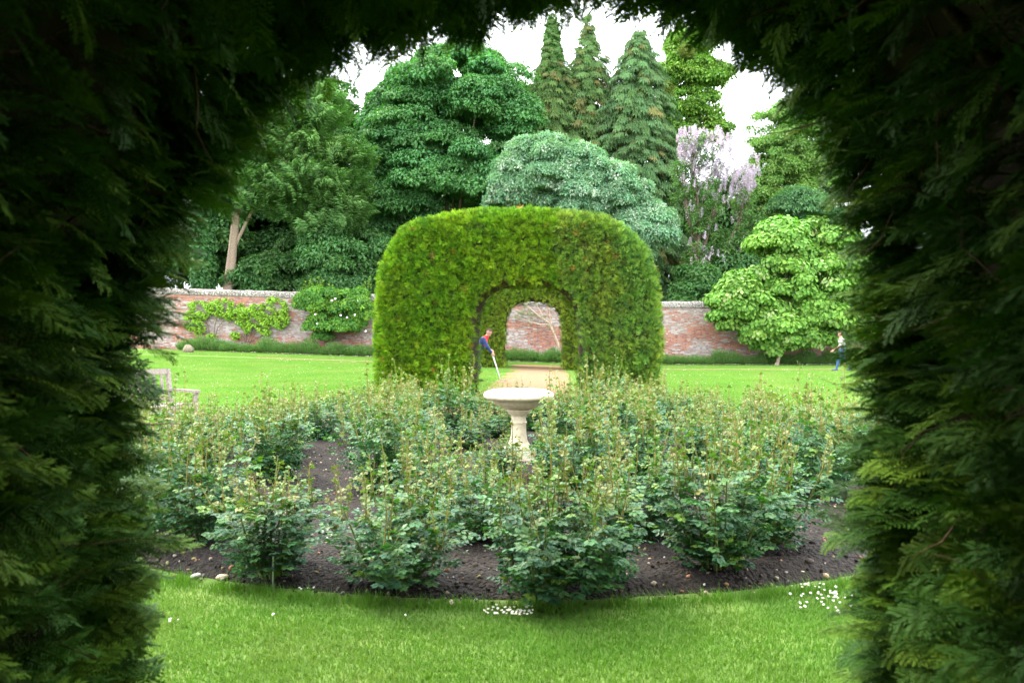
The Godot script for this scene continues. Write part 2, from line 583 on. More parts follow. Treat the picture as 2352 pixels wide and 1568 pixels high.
# bones: [from, to, radius, radius, colour]; adds the surface of their smooth union
func skin(g: Shape, bones: Array, cell: float, blend: float) -> void:
	var lo := Vector3.ONE * 1e9
	var hi := -lo
	for b in bones:
		var r := Vector3.ONE * (maxf(b[2], b[3]) + 3.0 * cell)
		lo = lo.min((b[0] as Vector3).min(b[1]) - r)
		hi = hi.max((b[0] as Vector3).max(b[1]) + r)
	var nx := int((hi.x - lo.x) / cell) + 2
	var ny := int((hi.y - lo.y) / cell) + 2
	var nz := int((hi.z - lo.z) / cell) + 2
	var f := PackedFloat32Array()
	f.resize(nx * ny * nz)
	f.fill(1.0)
	var nearest := PackedFloat32Array()
	nearest.resize(nx * ny * nz)
	nearest.fill(1e9)
	var who := PackedInt32Array()
	who.resize(nx * ny * nz)
	for bi in bones.size():
		var b: Array = bones[bi]
		var p: Vector3 = b[0]
		var q: Vector3 = b[1]
		var pq := q - p
		var l2 := maxf(pq.length_squared(), 1e-9)
		var reach := Vector3.ONE * (maxf(b[2], b[3]) + 2.6 * cell + blend * 0.5)
		var a := (p.min(q) - reach - lo) / cell
		var z := (p.max(q) + reach - lo) / cell
		for i in range(maxi(0, int(a.x)), mini(nx, int(z.x) + 1)):
			for j in range(maxi(0, int(a.y)), mini(ny, int(z.y) + 1)):
				for k in range(maxi(0, int(a.z)), mini(nz, int(z.z) + 1)):
					var x := lo + Vector3(i, j, k) * cell
					var t := clampf((x - p).dot(pq) / l2, 0.0, 1.0)
					var d := (x - p - pq * t).length() - lerpf(b[2], b[3], t)
					var at_ := (i * ny + j) * nz + k
					if d < nearest[at_]:
						nearest[at_] = d
						who[at_] = bi
					var h := maxf(blend - absf(f[at_] - d), 0.0) / blend
					f[at_] = minf(f[at_], d) - h * h * blend * 0.25
	var vert := {}
	var step := [1, nz, ny * nz]
	for i in nx - 1:
		for j in ny - 1:
			for k in nz - 1:
				var o := (i * ny + j) * nz + k
				var neg := 0
				for c in 8:
					if f[o + (c & 1) + ((c >> 1) & 1) * nz + (c >> 2) * ny * nz] < 0.0: neg += 1
				if neg == 0 or neg == 8: continue
				var sum := Vector3.ZERO
				var n := 0
				for c in 8:
					for ax in 3:
						if (c >> ax) & 1: continue
						var c2 := c | (1 << ax)
						var fa := f[o + (c & 1) + ((c >> 1) & 1) * nz + (c >> 2) * ny * nz]
						var fb := f[o + (c2 & 1) + ((c2 >> 1) & 1) * nz + (c2 >> 2) * ny * nz]
						if (fa < 0.0) == (fb < 0.0): continue
						var t := fa / (fa - fb)
						var pa := Vector3(c >> 2, (c >> 1) & 1, c & 1)
						var pb := Vector3(c2 >> 2, (c2 >> 1) & 1, c2 & 1)
						sum += pa.lerp(pb, t)
						n += 1
				vert[o] = g.v.size()
				g.v.append(lo + (Vector3(i, j, k) + sum / n) * cell)
				g.c.append(bones[who[o]][4])
	for o in vert:
		for ax in 3:
			var u: int = step[(ax + 1) % 3]
			var w: int = step[(ax + 2) % 3]
			var e: int = o + step[ax]
			if (f[o] < 0.0) == (f[e] < 0.0): continue
			if not (vert.has(o - u) and vert.has(o - w) and vert.has(o - u - w)): continue
			var q := [vert[o], vert[o - u], vert[o - u - w], vert[o - w]]
			if f[o] < 0.0: q.reverse()
			for t in [0, 1, 2, 0, 2, 3]: g.ix.append(q[t])

func hand_bones(wrist: Vector3, dir: Vector3, palm: Vector3, col: Color, curl: float) -> Array:
	var across := dir.cross(palm).normalized()
	var out := [[wrist, wrist + dir * 0.085, 0.024, 0.03, col], [wrist + dir * 0.03 + across * 0.02, wrist + dir * 0.085 + across * 0.024, 0.018, 0.016, col], [wrist + dir * 0.03 - across * 0.02, wrist + dir * 0.085 - across * 0.024, 0.018, 0.016, col]]
	for k in 4:
		var p := wrist + dir * 0.09 + across * (0.033 - 0.022 * k)
		var d := dir
		for j in 3:
			var ln: float = [0.04, 0.027, 0.022][j] * [0.92, 1.05, 1.0, 0.78][k]
			var q := p + d * ln
			out.append([p, q, 0.0095 - 0.0008 * j, 0.009 - 0.0008 * j, col])
			p = q
			d = (d * cos(curl) + palm * sin(curl) * (1.0 if j == 0 else 1.0)).normalized()
			d = (d + palm * sin(curl) * 0.6).normalized()
	var t0 := wrist + dir * 0.03 + across * 0.028
	var t1 := t0 + (across * 0.7 + dir * 0.6 + palm * 0.4).normalized() * 0.042
	out.append([t0, t1, 0.013, 0.011, col])
	out.append([t1, t1 + (dir * 0.8 + palm * 0.6).normalized() * 0.032, 0.011, 0.009, col])
	return out

func head_bones(c: Vector3, face: Vector3, up: Vector3, col: Color) -> Array:
	var side := face.cross(up).normalized()
	up = side.cross(face).normalized()
	var dark := Color(0.03, 0.02, 0.02)
	var out := [[c + up * 0.03 - face * 0.015, c + up * 0.03 + face * 0.02, 0.083, 0.08, col], [c - up * 0.03 + face * 0.02, c - up * 0.065 + face * 0.045, 0.066, 0.042, col],
		[c - up * 0.0 + face * 0.09, c - up * 0.03 + face * 0.108, 0.009, 0.015, col],
		[c - up * 0.058 + face * 0.088 - side * 0.02, c - up * 0.058 + face * 0.088 + side * 0.02, 0.008, 0.008, Color(0.42, 0.16, 0.13)]]
	for s in [-1, 1]:
		out.append([c + side * 0.08 * s + up * 0.012, c + side * 0.083 * s - up * 0.03, 0.017, 0.012, col])
		out.append([c + side * 0.034 * s + up * 0.008 + face * 0.084, c + side * 0.036 * s + up * 0.008 + face * 0.086, 0.009, 0.009, dark])
	return out

func hair_mesh(c: Vector3, face: Vector3, up: Vector3, col: Color, s: int) -> ArrayMesh:
	rng.seed = s
	var side := face.cross(up).normalized()
	up = side.cross(face).normalized()
	var g := Shape.new()
	for k in 1500:
		var d := rv()
		if d.dot(face) > 0.25 and d.dot(up) < 0.55: continue
		if d.dot(up) < -0.35: continue
		var p := c + up * 0.03 + d * Vector3(0.088, 0.09, 0.092)
		var dir := (up * -0.4 - face * 0.4 + d * 0.35 + rv() * 0.55).normalized()
		g.leaf(p, dir, dir.cross(d).normalized(), d, 0.05, 0.012, tint(col, 0.25))
	return g.done()

# ---------------------------------------------------------------- the scene

func _ready() -> void:
	# --- camera
	look = Basis(Vector3.UP, deg_to_rad(1.88)) * Basis(Vector3.RIGHT, deg_to_rad(-0.446))
	var cam := Camera3D.new()
	cam.name = "camera"
	var lens := CameraAttributesPhysical.new()
	lens.frustum_focal_length = 27.55
	lens.frustum_focus_distance = 15.0
	lens.exposure_aperture = 3.8
	lens.frustum_near = 0.05
	lens.frustum_far = 600.0
	cam.attributes = lens
	cam.fov = rad_to_deg(2.0 * atan(784.0 / F))
	cam.near = 0.05
	cam.far = 600.0
	cam.transform = Transform3D(look, eye)
	add_child(cam)
	# --- sky
	var sky := ProceduralSkyMaterial.new()
	sky.sky_top_color = lin(0.96, 0.98, 1.0)
	sky.sky_horizon_color = lin(0.7, 0.74, 0.79)
	sky.sky_curve = 0.4
	sky.sky_energy_multiplier = 1.25
	sky.ground_horizon_color = lin(0.3, 0.32, 0.28)
	sky.ground_bottom_color = lin(0.15, 0.16, 0.12)
	sky.sun_angle_max = 1.0
	var env := Environment.new()
	env.background_mode = Environment.BG_SKY
	env.sky = Sky.new()
	env.sky.sky_material = sky
	env.tonemap_mode = Environment.TONE_MAPPER_LINEAR
	env.tonemap_exposure = 5.0
	env.sdfgi_enabled = true
	env.ssao_enabled = true
	env.ssil_enabled = true
	var world := WorldEnvironment.new()
	world.name = "world"
	world.environment = env
	add_child(world)
	# --- sun behind thin cloud, high and to the west
	var sun := DirectionalLight3D.new()
	sun.name = "sun"
	sun.light_energy = 0.5
	sun.light_angular_distance = 12.0
	sun.light_color = Color(1.0, 0.96, 0.88)
	sun.shadow_enabled = true
	sun.look_at_from_position(Vector3(-6.5, 10, -4.5), Vector3.ZERO)
	add_child(sun)

	bumps.seed = 3
	bumps.frequency = 0.5
	make_materials()
	M.tuft = yew_tuft(4)
	M.clump = clump(46, 0.3, 0.17, 0.35, 1)
	M.clump_small = clump(60, 0.24, 0.11, 0.2, 2)
	M.clump_round = clump(40, 0.33, 0.23, 0.9, 3, true)
	M.spray = droop_spray(5)
	M.frond = yew_frond(6)

	build_ground()
	build_wall()
	build_arches()
	build_trees()
	build_tunnel()
	build_roses()
	build_wall_plants()
	build_furniture()
	build_people()
	build_grass()

var bed := Vector3(-0.25, 0, -9.75)
var bed_r := 5.3

func sheet(x0: float, x1: float, z0: float, z1: float, step: float, lift: float) -> ArrayMesh:
	var g := Shape.new()
	var nx := int((x1 - x0) / step)
	var nz := int((z0 - z1) / step)
	for i in nx + 1:
		for k in nz + 1:
			var x := x0 + step * i
			var z := z0 - step * k
			g.v.append(Vector3(x, gh(x, z) + lift, z))
			g.c.append(Color.WHITE)
	for i in nx:
		for k in nz:
			var p := i * (nz + 1) + k
			for t in [p, p + nz + 1, p + 1, p + 1, p + nz + 1, p + nz + 2]: g.ix.append(t)
	return g.done(true)

# a strip along a line of [point, half width]
func strip(line: Array, lift: float, wobble: float, s: int) -> ArrayMesh:
	rng.seed = s
	var g := Shape.new()
	for i in line.size():
		var p: Vector3 = line[i][0]
		var t: Vector3 = (line[mini(i + 1, line.size() - 1)][0] - line[maxi(i - 1, 0)][0]).normalized()
		var n := Vector3(-t.z, 0, t.x)
		for k in 7:
			var f := -1.0 + k / 3.0
			var e: float = f * line[i][1] + (bumps.get_noise_2d(i * 3.0, f * 40.0) * wobble if absf(f) > 0.9 else 0.0)
			var q: Vector3 = p + n * e
			q.y = gh(q.x, q.z) + lift
			g.v.append(q)
			g.c.append(Color.WHITE)
	for i in line.size() - 1:
		for k in 6:
			var p := i * 7 + k
			for t in [p, p + 7, p + 1, p + 1, p + 7, p + 8]: g.ix.append(t)
	return g.done(true)

func build_ground() -> void:
	setting("lawn", sheet(-160, 160, 60, -260, 4.0, 0.0), M.lawn)
	var floor_ := sheet(-120, 120, -45.2, -150, 5.0, 0.05)
	setting("woodland_ground", floor_, M.woodland)
	# the path on the axis, from the bed through both arches
	var line := []
	for i in 60: line.append([Vector3(-0.3 + 0.3 * smoothstep(18, 34, 14.5 + i * 0.42), 0, -14.5 - i * 0.42), 1.22])
	setting("gravel_path", strip(line, 0.012, 0.12, 1), M.gravel)
	line = []
	for i in 60: line.append([Vector3(-13.5 + i * 0.6, 0, -37.2), 0.26])
	setting("cross_path", strip(line, 0.016, 0.1, 2), M.gravel)
	# gravel round the far half of the bed, leaving to both sides
	line = []
	for i in 12: line.append([Vector3(-18 + i * 0.9, 0, -11.2), 0.9])
	for i in 41:
		var a := deg_to_rad(192 - i * 5.1)
		line.append([bed + Vector3(cos(a), 0, -sin(a)) * 6.35, 0.95])
	for i in 12: line.append([Vector3(8.0 + i * 0.9, 0, -11.2), 0.9])
	setting("gravel_walk", strip(line, 0.008, 0.1, 3), M.gravel)
	# the bed
	rng.seed = 4
	var g := Shape.new()
	var rings := 90
	var segs := 300
	var rough := FastNoiseLite.new()
	rough.seed = 8
	rough.frequency = 5.0
	rough.fractal_octaves = 3
	for i in rings + 1:
		var r := bed_r * pow(float(i) / rings, 0.8)
		for k in segs:
			var a := TAU * k / segs
			var p := bed + Vector3(cos(a) * r, 0, sin(a) * r)
			var e := smoothstep(bed_r, bed_r - 0.35, r)
			if i == rings: p += Vector3(cos(a), 0, sin(a)) * bumps.get_noise_2d(cos(a) * 20.0, sin(a) * 20.0) * 0.08
			p.y = -0.03 + 0.1 * e + rough.get_noise_2d(p.x, p.z) * 0.035 * e
			g.v.append(p)
			g.c.append(Color.WHITE)
	for i in rings:
		for k in segs:
			var p := i * segs + k
			var q := i * segs + (k + 1) % segs
			for t in [p, q, p + segs, q, q + segs, p + segs]: g.ix.append(t)
	setting("flower_bed", g.done(true), M.soil)
	# pebbles and clods on the soil
	var st := Shape.new()
	rng.seed = 5
	st.lathe([Vector2(0.001, -0.5), Vector2(0.4, -0.42), Vector2(0.56, -0.05), Vector2(0.46, 0.32), Vector2(0.2, 0.5), Vector2(0.001, 0.52)], 7, Color.WHITE)
	for i in st.v.size(): st.v[i] *= Vector3(1.2, 0.75, 0.9) * rng.randf_range(0.88, 1.12)
	M.pebble = st.done(true)
	var im := Copies3D.new()
	var kinds := [Color(0.26, 0.22, 0.18), Color(0.36, 0.28, 0.2), Color(0.12, 0.1, 0.09), Color(0.42, 0.4, 0.37), Color(0.25, 0.13, 0.08), Color(0.2, 0.18, 0.08), Color(0.05, 0.04, 0.03), Color(0.06, 0.045, 0.035), Color(0.04, 0.03, 0.025), Color(0.02, 0.016, 0.013), Color(0.02, 0.016, 0.013), Color(0.03, 0.024, 0.02), Color(0.024, 0.019, 0.015), Color(0.028, 0.021, 0.017), Color(0.03, 0.022, 0.018), Color(0.02, 0.015, 0.012)]
	for k in 7000:
		var a := rng.randf() * TAU
		var r := bed_r * sqrt(rng.randf())
		if k > 4000 and sin(a) < 0.2: a = -a
		if k > 6500: r = bed_r - absf(rng.randfn(0, 0.35))
		if r > bed_r - 0.02: continue
		var p := bed + Vector3(cos(a) * r, 0, sin(a) * r)
		var col: Color = kinds[rng.randi() % kinds.size()]
		p.y = 0.07 * smoothstep(bed_r, bed_r - 0.35, r) + rough.get_noise_2d(p.x, p.z) * 0.03
		var s := rng.randf_range(0.009, 0.024) * (1.9 if rng.randf() < 0.06 else 1.0)
		var b := Basis(rv(), rng.randf() * TAU).scaled(Vector3.ONE * s)
		im.put(b.x, b.y, b.z, p, tint(col, 0.25))
	tag(mass(self, "pebbles", im, M.pebble, M.tinted), "small pale and brown pebbles and clods lying on the dark rose bed soil", "pebbles")

func build_wall() -> void:
	var z := -44.6
	var x0 := -31.0
	var x1 := 27.0
	var high := 3.2
	var o := thing("garden_wall", "long weathered red brick garden wall with grey lichen-covered coping", "wall", Vector3(0, gh(0, z), z))
	var base := o.position
	var g := Shape.new()
	var n := 58
	for i in n:
		var xa := lerpf(x0, x1, float(i) / n)
		var xb := lerpf(x0, x1, float(i + 1) / n)
		var ya := gh(xa, z)
		var yb := gh(xb, z)
		for s in [0.0, -0.42]:
			g.quad(Vector3(xa, ya - 0.4, z + s) - base, Vector3(xa, ya + high, z + s) - base, Vector3(xb, yb + high, z + s) - base, Vector3(xb, yb - 0.4, z + s) - base, Color.WHITE)
		g.quad(Vector3(xa, ya + high, z) - base, Vector3(xa, ya + high, z - 0.42) - base, Vector3(xb, yb + high, z - 0.42) - base, Vector3(xb, yb + high, z) - base, Color.WHITE)
	part(o, "mortar", g.done(), M.mortar)
	# bricks, Flemish bond: stretchers and headers by turns
	var long := BoxMesh.new()
	long.size = Vector3(0.222, 0.064, 0.05)
	var patch := FastNoiseLite.new()
	patch.seed = 21
	patch.frequency = 0.32
	patch.fractal_octaves = 4
	var pale := [Color(0.32, 0.27, 0.25), Color(0.27, 0.22, 0.2), Color(0.37, 0.33, 0.31), Color(0.26, 0.19, 0.17)]
	var red := [Color(0.34, 0.145, 0.1), Color(0.29, 0.125, 0.09), Color(0.36, 0.175, 0.12), Color(0.22, 0.11, 0.09), Color(0.29, 0.18, 0.15)]
	var shown := []
	for c in pale + red:
		var m: StandardMaterial3D = M.brick.duplicate()
		m.vertex_color_use_as_albedo = false
		m.albedo_color = c.linear_to_srgb()
		shown.append(m)
	var im := Copies3D.new()
	rng.seed = 22
	var singles := 0
	for row in 42:
		var x := x0 + 0.06 * (row % 2) + 0.1
		var k := row % 2
		while x < x1:
			var w := 0.222 if k % 2 == 0 else 0.104
			var cx := x + w * 0.5
			var yy := gh(cx, z) + 0.04 + row * 0.0755
			var h := row / 42.0
			var v := patch.get_noise_2d(cx, row * 0.16) + rng.randf_range(-0.34, 0.34)
			v += 0.28 * smoothstep(0.55, 0.95, h) + (0.22 if cx < -7 and h > 0.3 and h < 0.86 else 0.0) + 0.03
			if cx < -7 and h > 0.86: v -= 0.5
			var id := rng.randi() % 4 if v > 0.02 else 4 + rng.randi() % 5
			var col := tint((pale + red)[id], 0.16)
			var p := Vector3(cx, yy, z + rng.randf_range(-0.008, 0.004) - 0.012) - base
			var single: bool = singles < 300 and w > 0.2 and (cx > 7.3 and cx < 10.6 and row > 10 and row < 38)
			if single:
				singles += 1
				var b := part(o, "brick", long, shown[id])
				b.position = p
			else:
				im.put(Vector3(w / 0.222, -0.033 * w / 0.222, 0), Vector3(0, 1, 0), Vector3(0, 0, 1), p, col)
			x += w + 0.011
			k += 1
	mass(o, "brickwork", im, long, M.brick)
	# coping stones
	rng.seed = 23
	var x := x0
	while x < x1:
		var w := rng.randf_range(0.42, 0.78)
		var c := Shape.new()
		var sag := rng.randf_range(-0.02, 0.02)
		var prof := [Vector2(0.07, 0), Vector2(0.075, 0.13), Vector2(0.05, 0.24 + sag), Vector2(-0.08, 0.32 + sag), Vector2(-0.21, 0.35 + sag), Vector2(-0.36, 0.31 + sag), Vector2(-0.48, 0.22), Vector2(-0.5, 0)]
		for i in prof.size():
			var a: Vector2 = prof[i]
			var b: Vector2 = prof[(i + 1) % prof.size()]
			var l := -w * 0.5 + 0.006
			var r := w * 0.5 - 0.006
			c.quad(Vector3(l, a.y, a.x), Vector3(r, a.y, a.x), Vector3(r, b.y, b.x), Vector3(l, b.y, b.x), Color.WHITE)
			if i > 0 and i < prof.size() - 1:
				for e in [l, r]: c.tri(Vector3(e, 0, 0.07), Vector3(e, a.y, a.x), Vector3(e, b.y, b.x), Color.WHITE)
		var s := part(o, "coping_stone", c.done(), M.copings[rng.randi() % 4])
		var cx := x + w * 0.5
		s.position = Vector3(cx, gh(cx, z) + high + 0.004, z + rng.randf_range(-0.01, 0.01)) - base
		s.rotation.z = -0.033 if cx < 1.5 else 0.0
		x += w

func arch_lines(cx: float, hw_out: float, top_out: float, cin: float, hw_in: float, top_in: float) -> Array:
	var outer := []
	for k in [[-0.955, -0.1], [-0.975, 0.0], [-1.0, 0.25], [-1.0, 0.46], [-0.975, 0.66], [-0.9, 0.83], [-0.76, 0.945], [-0.5, 0.995], [-0.1, 1.012], [0.35, 1.005], [0.66, 0.965], [0.86, 0.86], [0.96, 0.68], [1.0, 0.46], [1.0, 0.25], [0.97, 0.0], [0.96, -0.1]]:
		outer.append(Vector2(cx + k[0] * hw_out, k[1] * top_out))
	var inner := []
	for k in [[-1.04, -0.1], [-1.03, 0.0], [-1.0, 0.4], [-0.95, 0.74], [-0.86, 0.9], [-0.55, 0.985], [-0.1, 1.012], [0.4, 1.0], [0.72, 0.94], [0.93, 0.8], [1.0, 0.6], [1.01, 0.35], [1.02, 0.0], [1.03, -0.1]]:
		inner.append(Vector2(cin + k[0] * hw_in, k[1] * top_in))
	return [smoothed(outer), smoothed(inner)]

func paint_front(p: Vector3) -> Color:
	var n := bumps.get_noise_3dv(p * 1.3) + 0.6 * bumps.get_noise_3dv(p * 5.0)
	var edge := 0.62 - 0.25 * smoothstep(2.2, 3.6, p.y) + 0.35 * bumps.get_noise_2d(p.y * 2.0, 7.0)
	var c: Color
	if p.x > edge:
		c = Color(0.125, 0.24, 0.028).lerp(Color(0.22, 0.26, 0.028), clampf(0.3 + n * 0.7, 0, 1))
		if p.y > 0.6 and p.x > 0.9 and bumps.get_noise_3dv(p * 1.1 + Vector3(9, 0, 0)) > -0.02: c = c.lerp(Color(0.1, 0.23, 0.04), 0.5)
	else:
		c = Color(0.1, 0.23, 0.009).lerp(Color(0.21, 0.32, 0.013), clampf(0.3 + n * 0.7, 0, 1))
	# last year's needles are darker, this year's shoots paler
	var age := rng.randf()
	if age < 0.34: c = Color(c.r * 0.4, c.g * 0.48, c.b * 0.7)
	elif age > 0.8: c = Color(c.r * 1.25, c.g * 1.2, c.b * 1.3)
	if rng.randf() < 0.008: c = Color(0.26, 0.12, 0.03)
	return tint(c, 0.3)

func paint_back(p: Vector3) -> Color:
	var n := bumps.get_noise_3dv(p * 1.5)
	if rng.randf() < 0.25: return tint(Color(0.06, 0.1, 0.012), 0.25)
	return tint(Color(0.12, 0.22, 0.015).lerp(Color(0.22, 0.28, 0.03), clampf(0.4 + n, 0, 1)), 0.22)

func build_arches() -> void:
	var a := arch_lines(-0.48, 3.36, 4.44, -0.25, 1.27, 2.78)
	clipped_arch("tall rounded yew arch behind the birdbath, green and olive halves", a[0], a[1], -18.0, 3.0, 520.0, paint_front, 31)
	var b := arch_lines(-0.2, 3.2, 4.3, -0.2, 1.3, 3.08)
	clipped_arch("olive-green yew arch seen through the taller arch before the brick wall", b[0], b[1], -34.6, 3.0, 420.0, paint_back, 32)

func build_trees() -> void:
	var evergreen := Color(0.062, 0.15, 0.042)
	# far screen of dark trees
	var far := [
		[430, 58.0, [[400, 420, 130, 170], [450, 560, 140, 130], [340, 600, 100, 120]], "dense evergreen tree behind the ivy-wrapped trunk"],
		[620, 66.0, [[520, 430, 150, 210], [620, 480, 150, 170], [600, 600, 200, 90]], "dense shaded evergreen tree far behind the drooping cypress"],
		[880, 70.0, [[870, 470, 120, 190], [950, 560, 150, 110]], "dense shaded tree in the gap between cypress and large maple"],
		[1180, 68.0, [[1180, 480, 170, 150], [1330, 560, 160, 110], [1190, 320, 90, 120]], "dense evergreen tree filling the gap behind the silver whitebeam"],
		[1600, 70.0, [[1600, 540, 120, 130], [1720, 580, 150, 100]], "dense green tree filling the gap behind the lilac-flowered tree"],
	]
	var s := 100
	for t in far:
		s += 10
		tree("background_tree", t[3], t[1], [t[0], 800], t[2], [1.6, 2.3], 26, [0.9, 1.4], evergreen, 0.2, M.clump, M.leaf_dull, 0.35, 0.5, s, {"bottom": -1.0, "density": 2.0, "limbs": 3})
	tree("broadleaf_tree", "mid-green broadleaf tree whose top shows behind the drooping cypress", 60.0, [760, 760], [[735, 265, 80, 90], [790, 340, 55, 80], [660, 300, 110, 110], [800, 440, 45, 90]], [1.1, 1.6], 30, [0.6, 0.95], Color(0.06, 0.16, 0.03), 0.18, M.clump, M.leaf, 0.35, 0.5, 160)
	tree("cypress_tree", "drooping green cypress with a bare pinkish trunk above the wall", 49.0, [506, 800], [[700, 300, 80, 105], [625, 370, 95, 105], [740, 420, 90, 120], [660, 460, 100, 90], [575, 460, 65, 80], [760, 520, 70, 70]], [0.8, 1.3], 34, [0.7, 1.2], Color(0.1, 0.21, 0.055), 0.16, M.spray, M.leaf_dull, 0.4, 0.62, 170, {"bark": M.pale_bark, "bottom": -0.75, "limbs": 4, "head": at(545, 460, 49.0)})
	tree("maple_tree", "large blue-green maple with billowing crown behind the wall", 54.0, [1030, 800], [[1040, 240, 150, 130], [945, 330, 105, 140], [1130, 250, 85, 120], [1040, 420, 160, 130], [925, 470, 85, 100], [1085, 145, 65, 60], [900, 560, 75, 60], [1000, 550, 100, 60], [900, 250, 35, 45], [1185, 290, 45, 90]], [1.0, 1.8], 52, [0.5, 0.9], Color(0.075, 0.21, 0.062), 0.22, M.clump, M.leaf, 0.55, 0.45, 180, {"density": 1.6, "limbs": 4})
	tree("whitebeam_tree", "pale silver-green whitebeam with two domed lobes above the yew arch", 48.0, [1300, 800], [[1240, 405, 95, 95], [1175, 450, 65, 65], [1320, 460, 90, 80], [1325, 405, 80, 70], [1410, 445, 75, 68], [1475, 530, 70, 75], [1420, 580, 80, 70], [1300, 560, 140, 70]], [0.5, 0.85], 30, [0.45, 0.75], Color(0.17, 0.32, 0.18), 0.12, M.clump_small, M.leaf_dull, 0.3, 0.4, 190, {"pale": Color(0.36, 0.46, 0.36), "share": 0.16, "density": 2.2})
	tree("lime_tree", "tall bright yellow-green tree carrying mistletoe behind the conifers", 64.0, [1600, 800], [[1590, 105, 55, 50], [1600, 180, 70, 50], [1585, 250, 70, 50], [1620, 310, 60, 45], [1560, 150, 45, 60], [1655, 165, 26, 30], [1545, 330, 50, 60]], [0.55, 0.95], 13, [0.55, 0.95], Color(0.15, 0.29, 0.04), 0.18, M.clump, M.leaf, 0.3, 0.75, 200)
	tree("loose_tree", "airy light green tree with thin branches above the bright wall tree", 56.0, [1848, 800], [[1850, 290, 70, 75], [1800, 380, 75, 75], [1890, 400, 80, 100], [1760, 470, 70, 80], [1850, 500, 110, 90], [1940, 330, 60, 120], [1775, 325, 60, 75], [1740, 420, 60, 60]], [0.45, 0.8], 8, [0.5, 0.85], Color(0.16, 0.29, 0.065), 0.16, M.clump_small, M.leaf, 0.22, 0.7, 210, {"limbs": 22})
	tree("feathery_tree", "feathery blue-green young tree between the airy tree and wall tree", 50.5, [1840, 800], [[1840, 475, 55, 42], [1880, 520, 60, 45]], [0.4, 0.7], 26, [0.5, 0.8], Color(0.09, 0.2, 0.08), 0.12, M.clump_small, M.leaf_dull, 0.12, 0.5, 220)
	# mistletoe
	for q in [[1578, 118, 0.62, "round mistletoe ball high in the yellow-green tree"], [1531, 204, 0.72, "larger mistletoe ball beside the conifer spire"]]:
		var p := at(q[0], q[1], 61.8)
		var o := thing("mistletoe", q[3], "mistletoe", p, "mistletoe in the tall tree")
		var im := Copies3D.new()
		rng.seed = 230 + int(q[0])
		for k in 60:
			var d := rv()
			var y := (d + rv() * 0.4).normalized()
			var x := y.cross(rv()).normalized()
			im.put(x * 0.5, y * 0.5, x.cross(y) * 0.5, d * q[2] * rng.randf_range(0.3, 0.9), tint(Color(0.13, 0.17, 0.03), 0.15))
		mass(o, "foliage", im, M.clump_small, M.leaf_dull)
	# conifers
	conifer("conifer_tree", "ivy-clad conifer spire beside the large maple", 1268, 40, 58.0, [[0, 9], [60, 22], [160, 46], [260, 72], [330, 108], [640, 140]], Color(0.08, 0.145, 0.04), 240, true)
	conifer("conifer_tree", "single-topped drooping conifer between ivy-clad spire and twin-topped conifer", 1350, 28, 59.0, [[0, 5], [70, 26], [160, 58], [260, 82], [400, 112], [660, 140]], Color(0.09, 0.165, 0.05), 250, false)
	conifer("conifer_tree", "twin-topped drooping blue-green conifer beside the yellow-green tree", 1466, 66, 57.0, [[0, 14], [50, 40], [160, 70], [300, 98], [450, 112], [640, 128]], Color(0.085, 0.165, 0.06), 260, false)
	conifer("conifer_tree", "small dark conifer tip peeping between cypress and maple", 850, 206, 63.0, [[0, 6], [60, 24], [200, 40], [540, 60]], Color(0.05, 0.11, 0.04), 270, false)
	# flowering foxglove tree
	flowering_tree()
	# ivy-clad trunk
	var b := at(468, 800, 47.4)
	b.y = gh(b.x, b.z)
	var o := thing("ivy_trunk", "tree trunk wrapped in ivy beside the drooping cypress", "tree", b)
	var g := Shape.new()
	rng.seed = 280
	g.tube([Vector3.ZERO, Vector3(0.05, 3, 0), Vector3(0, 7, 0), Vector3(-0.2, 13, 0)], [0.4, 0.33, 0.28, 0.15], 10, Color.WHITE, 0.08, rng)
	part(o, "trunk", g.done(true), M.bark)
	var im := Copies3D.new()
	for k in 420:
		var a := rng.randf() * TAU
		var y := rng.randf_range(3.6, 13)
		var n := Vector3(cos(a), 0.2, sin(a))
		oriented(im, Vector3(cos(a), 0, sin(a)) * rng.randf_range(0.25, 0.75) + Vector3(0, y, 0), n.normalized(), Vector3.UP, rng.randf_range(0.45, 0.75), tint(Color(0.04, 0.12, 0.03), 0.25))
	mass(o, "ivy", im, M.clump, M.leaf)
	# shrubs in the shade behind the wall
	var k := 0
	for q in [[585, 640, 60, 60, "laurel shrub behind the wall near the pinkish trunk"], [680, 610, 70, 60, "rounded laurel shrub behind the wall above the grape vine"], [765, 590, 75, 75, "tall laurel shrub behind the wall above the climbing rose"], [850, 600, 60, 80, "laurel shrub behind the wall beside the yew arch"], [940, 640, 90, 90, "laurel shrub hidden behind the yew arch shoulder"], [1590, 660, 60, 50, "low leafy shrub behind the wall under the lilac-flowered tree"], [1690, 640, 70, 60, "leafy shrub behind the wall beside the bright wall tree"]]:
		k += 1
		tree("laurel_shrub", q[4], 48.5 + (k % 3) * 1.5, [q[0], 800], [[q[0], q[1], q[2], q[3]], [q[0], q[1] + 60, q[2] * 1.1, 60]], [0.6, 1.0], 26, [0.5, 0.9], Color(0.058, 0.15, 0.038), 0.25, M.clump, M.leaf, 0.1, 0.4, 300 + k * 5, {"category": "shrub", "limbs": 4})

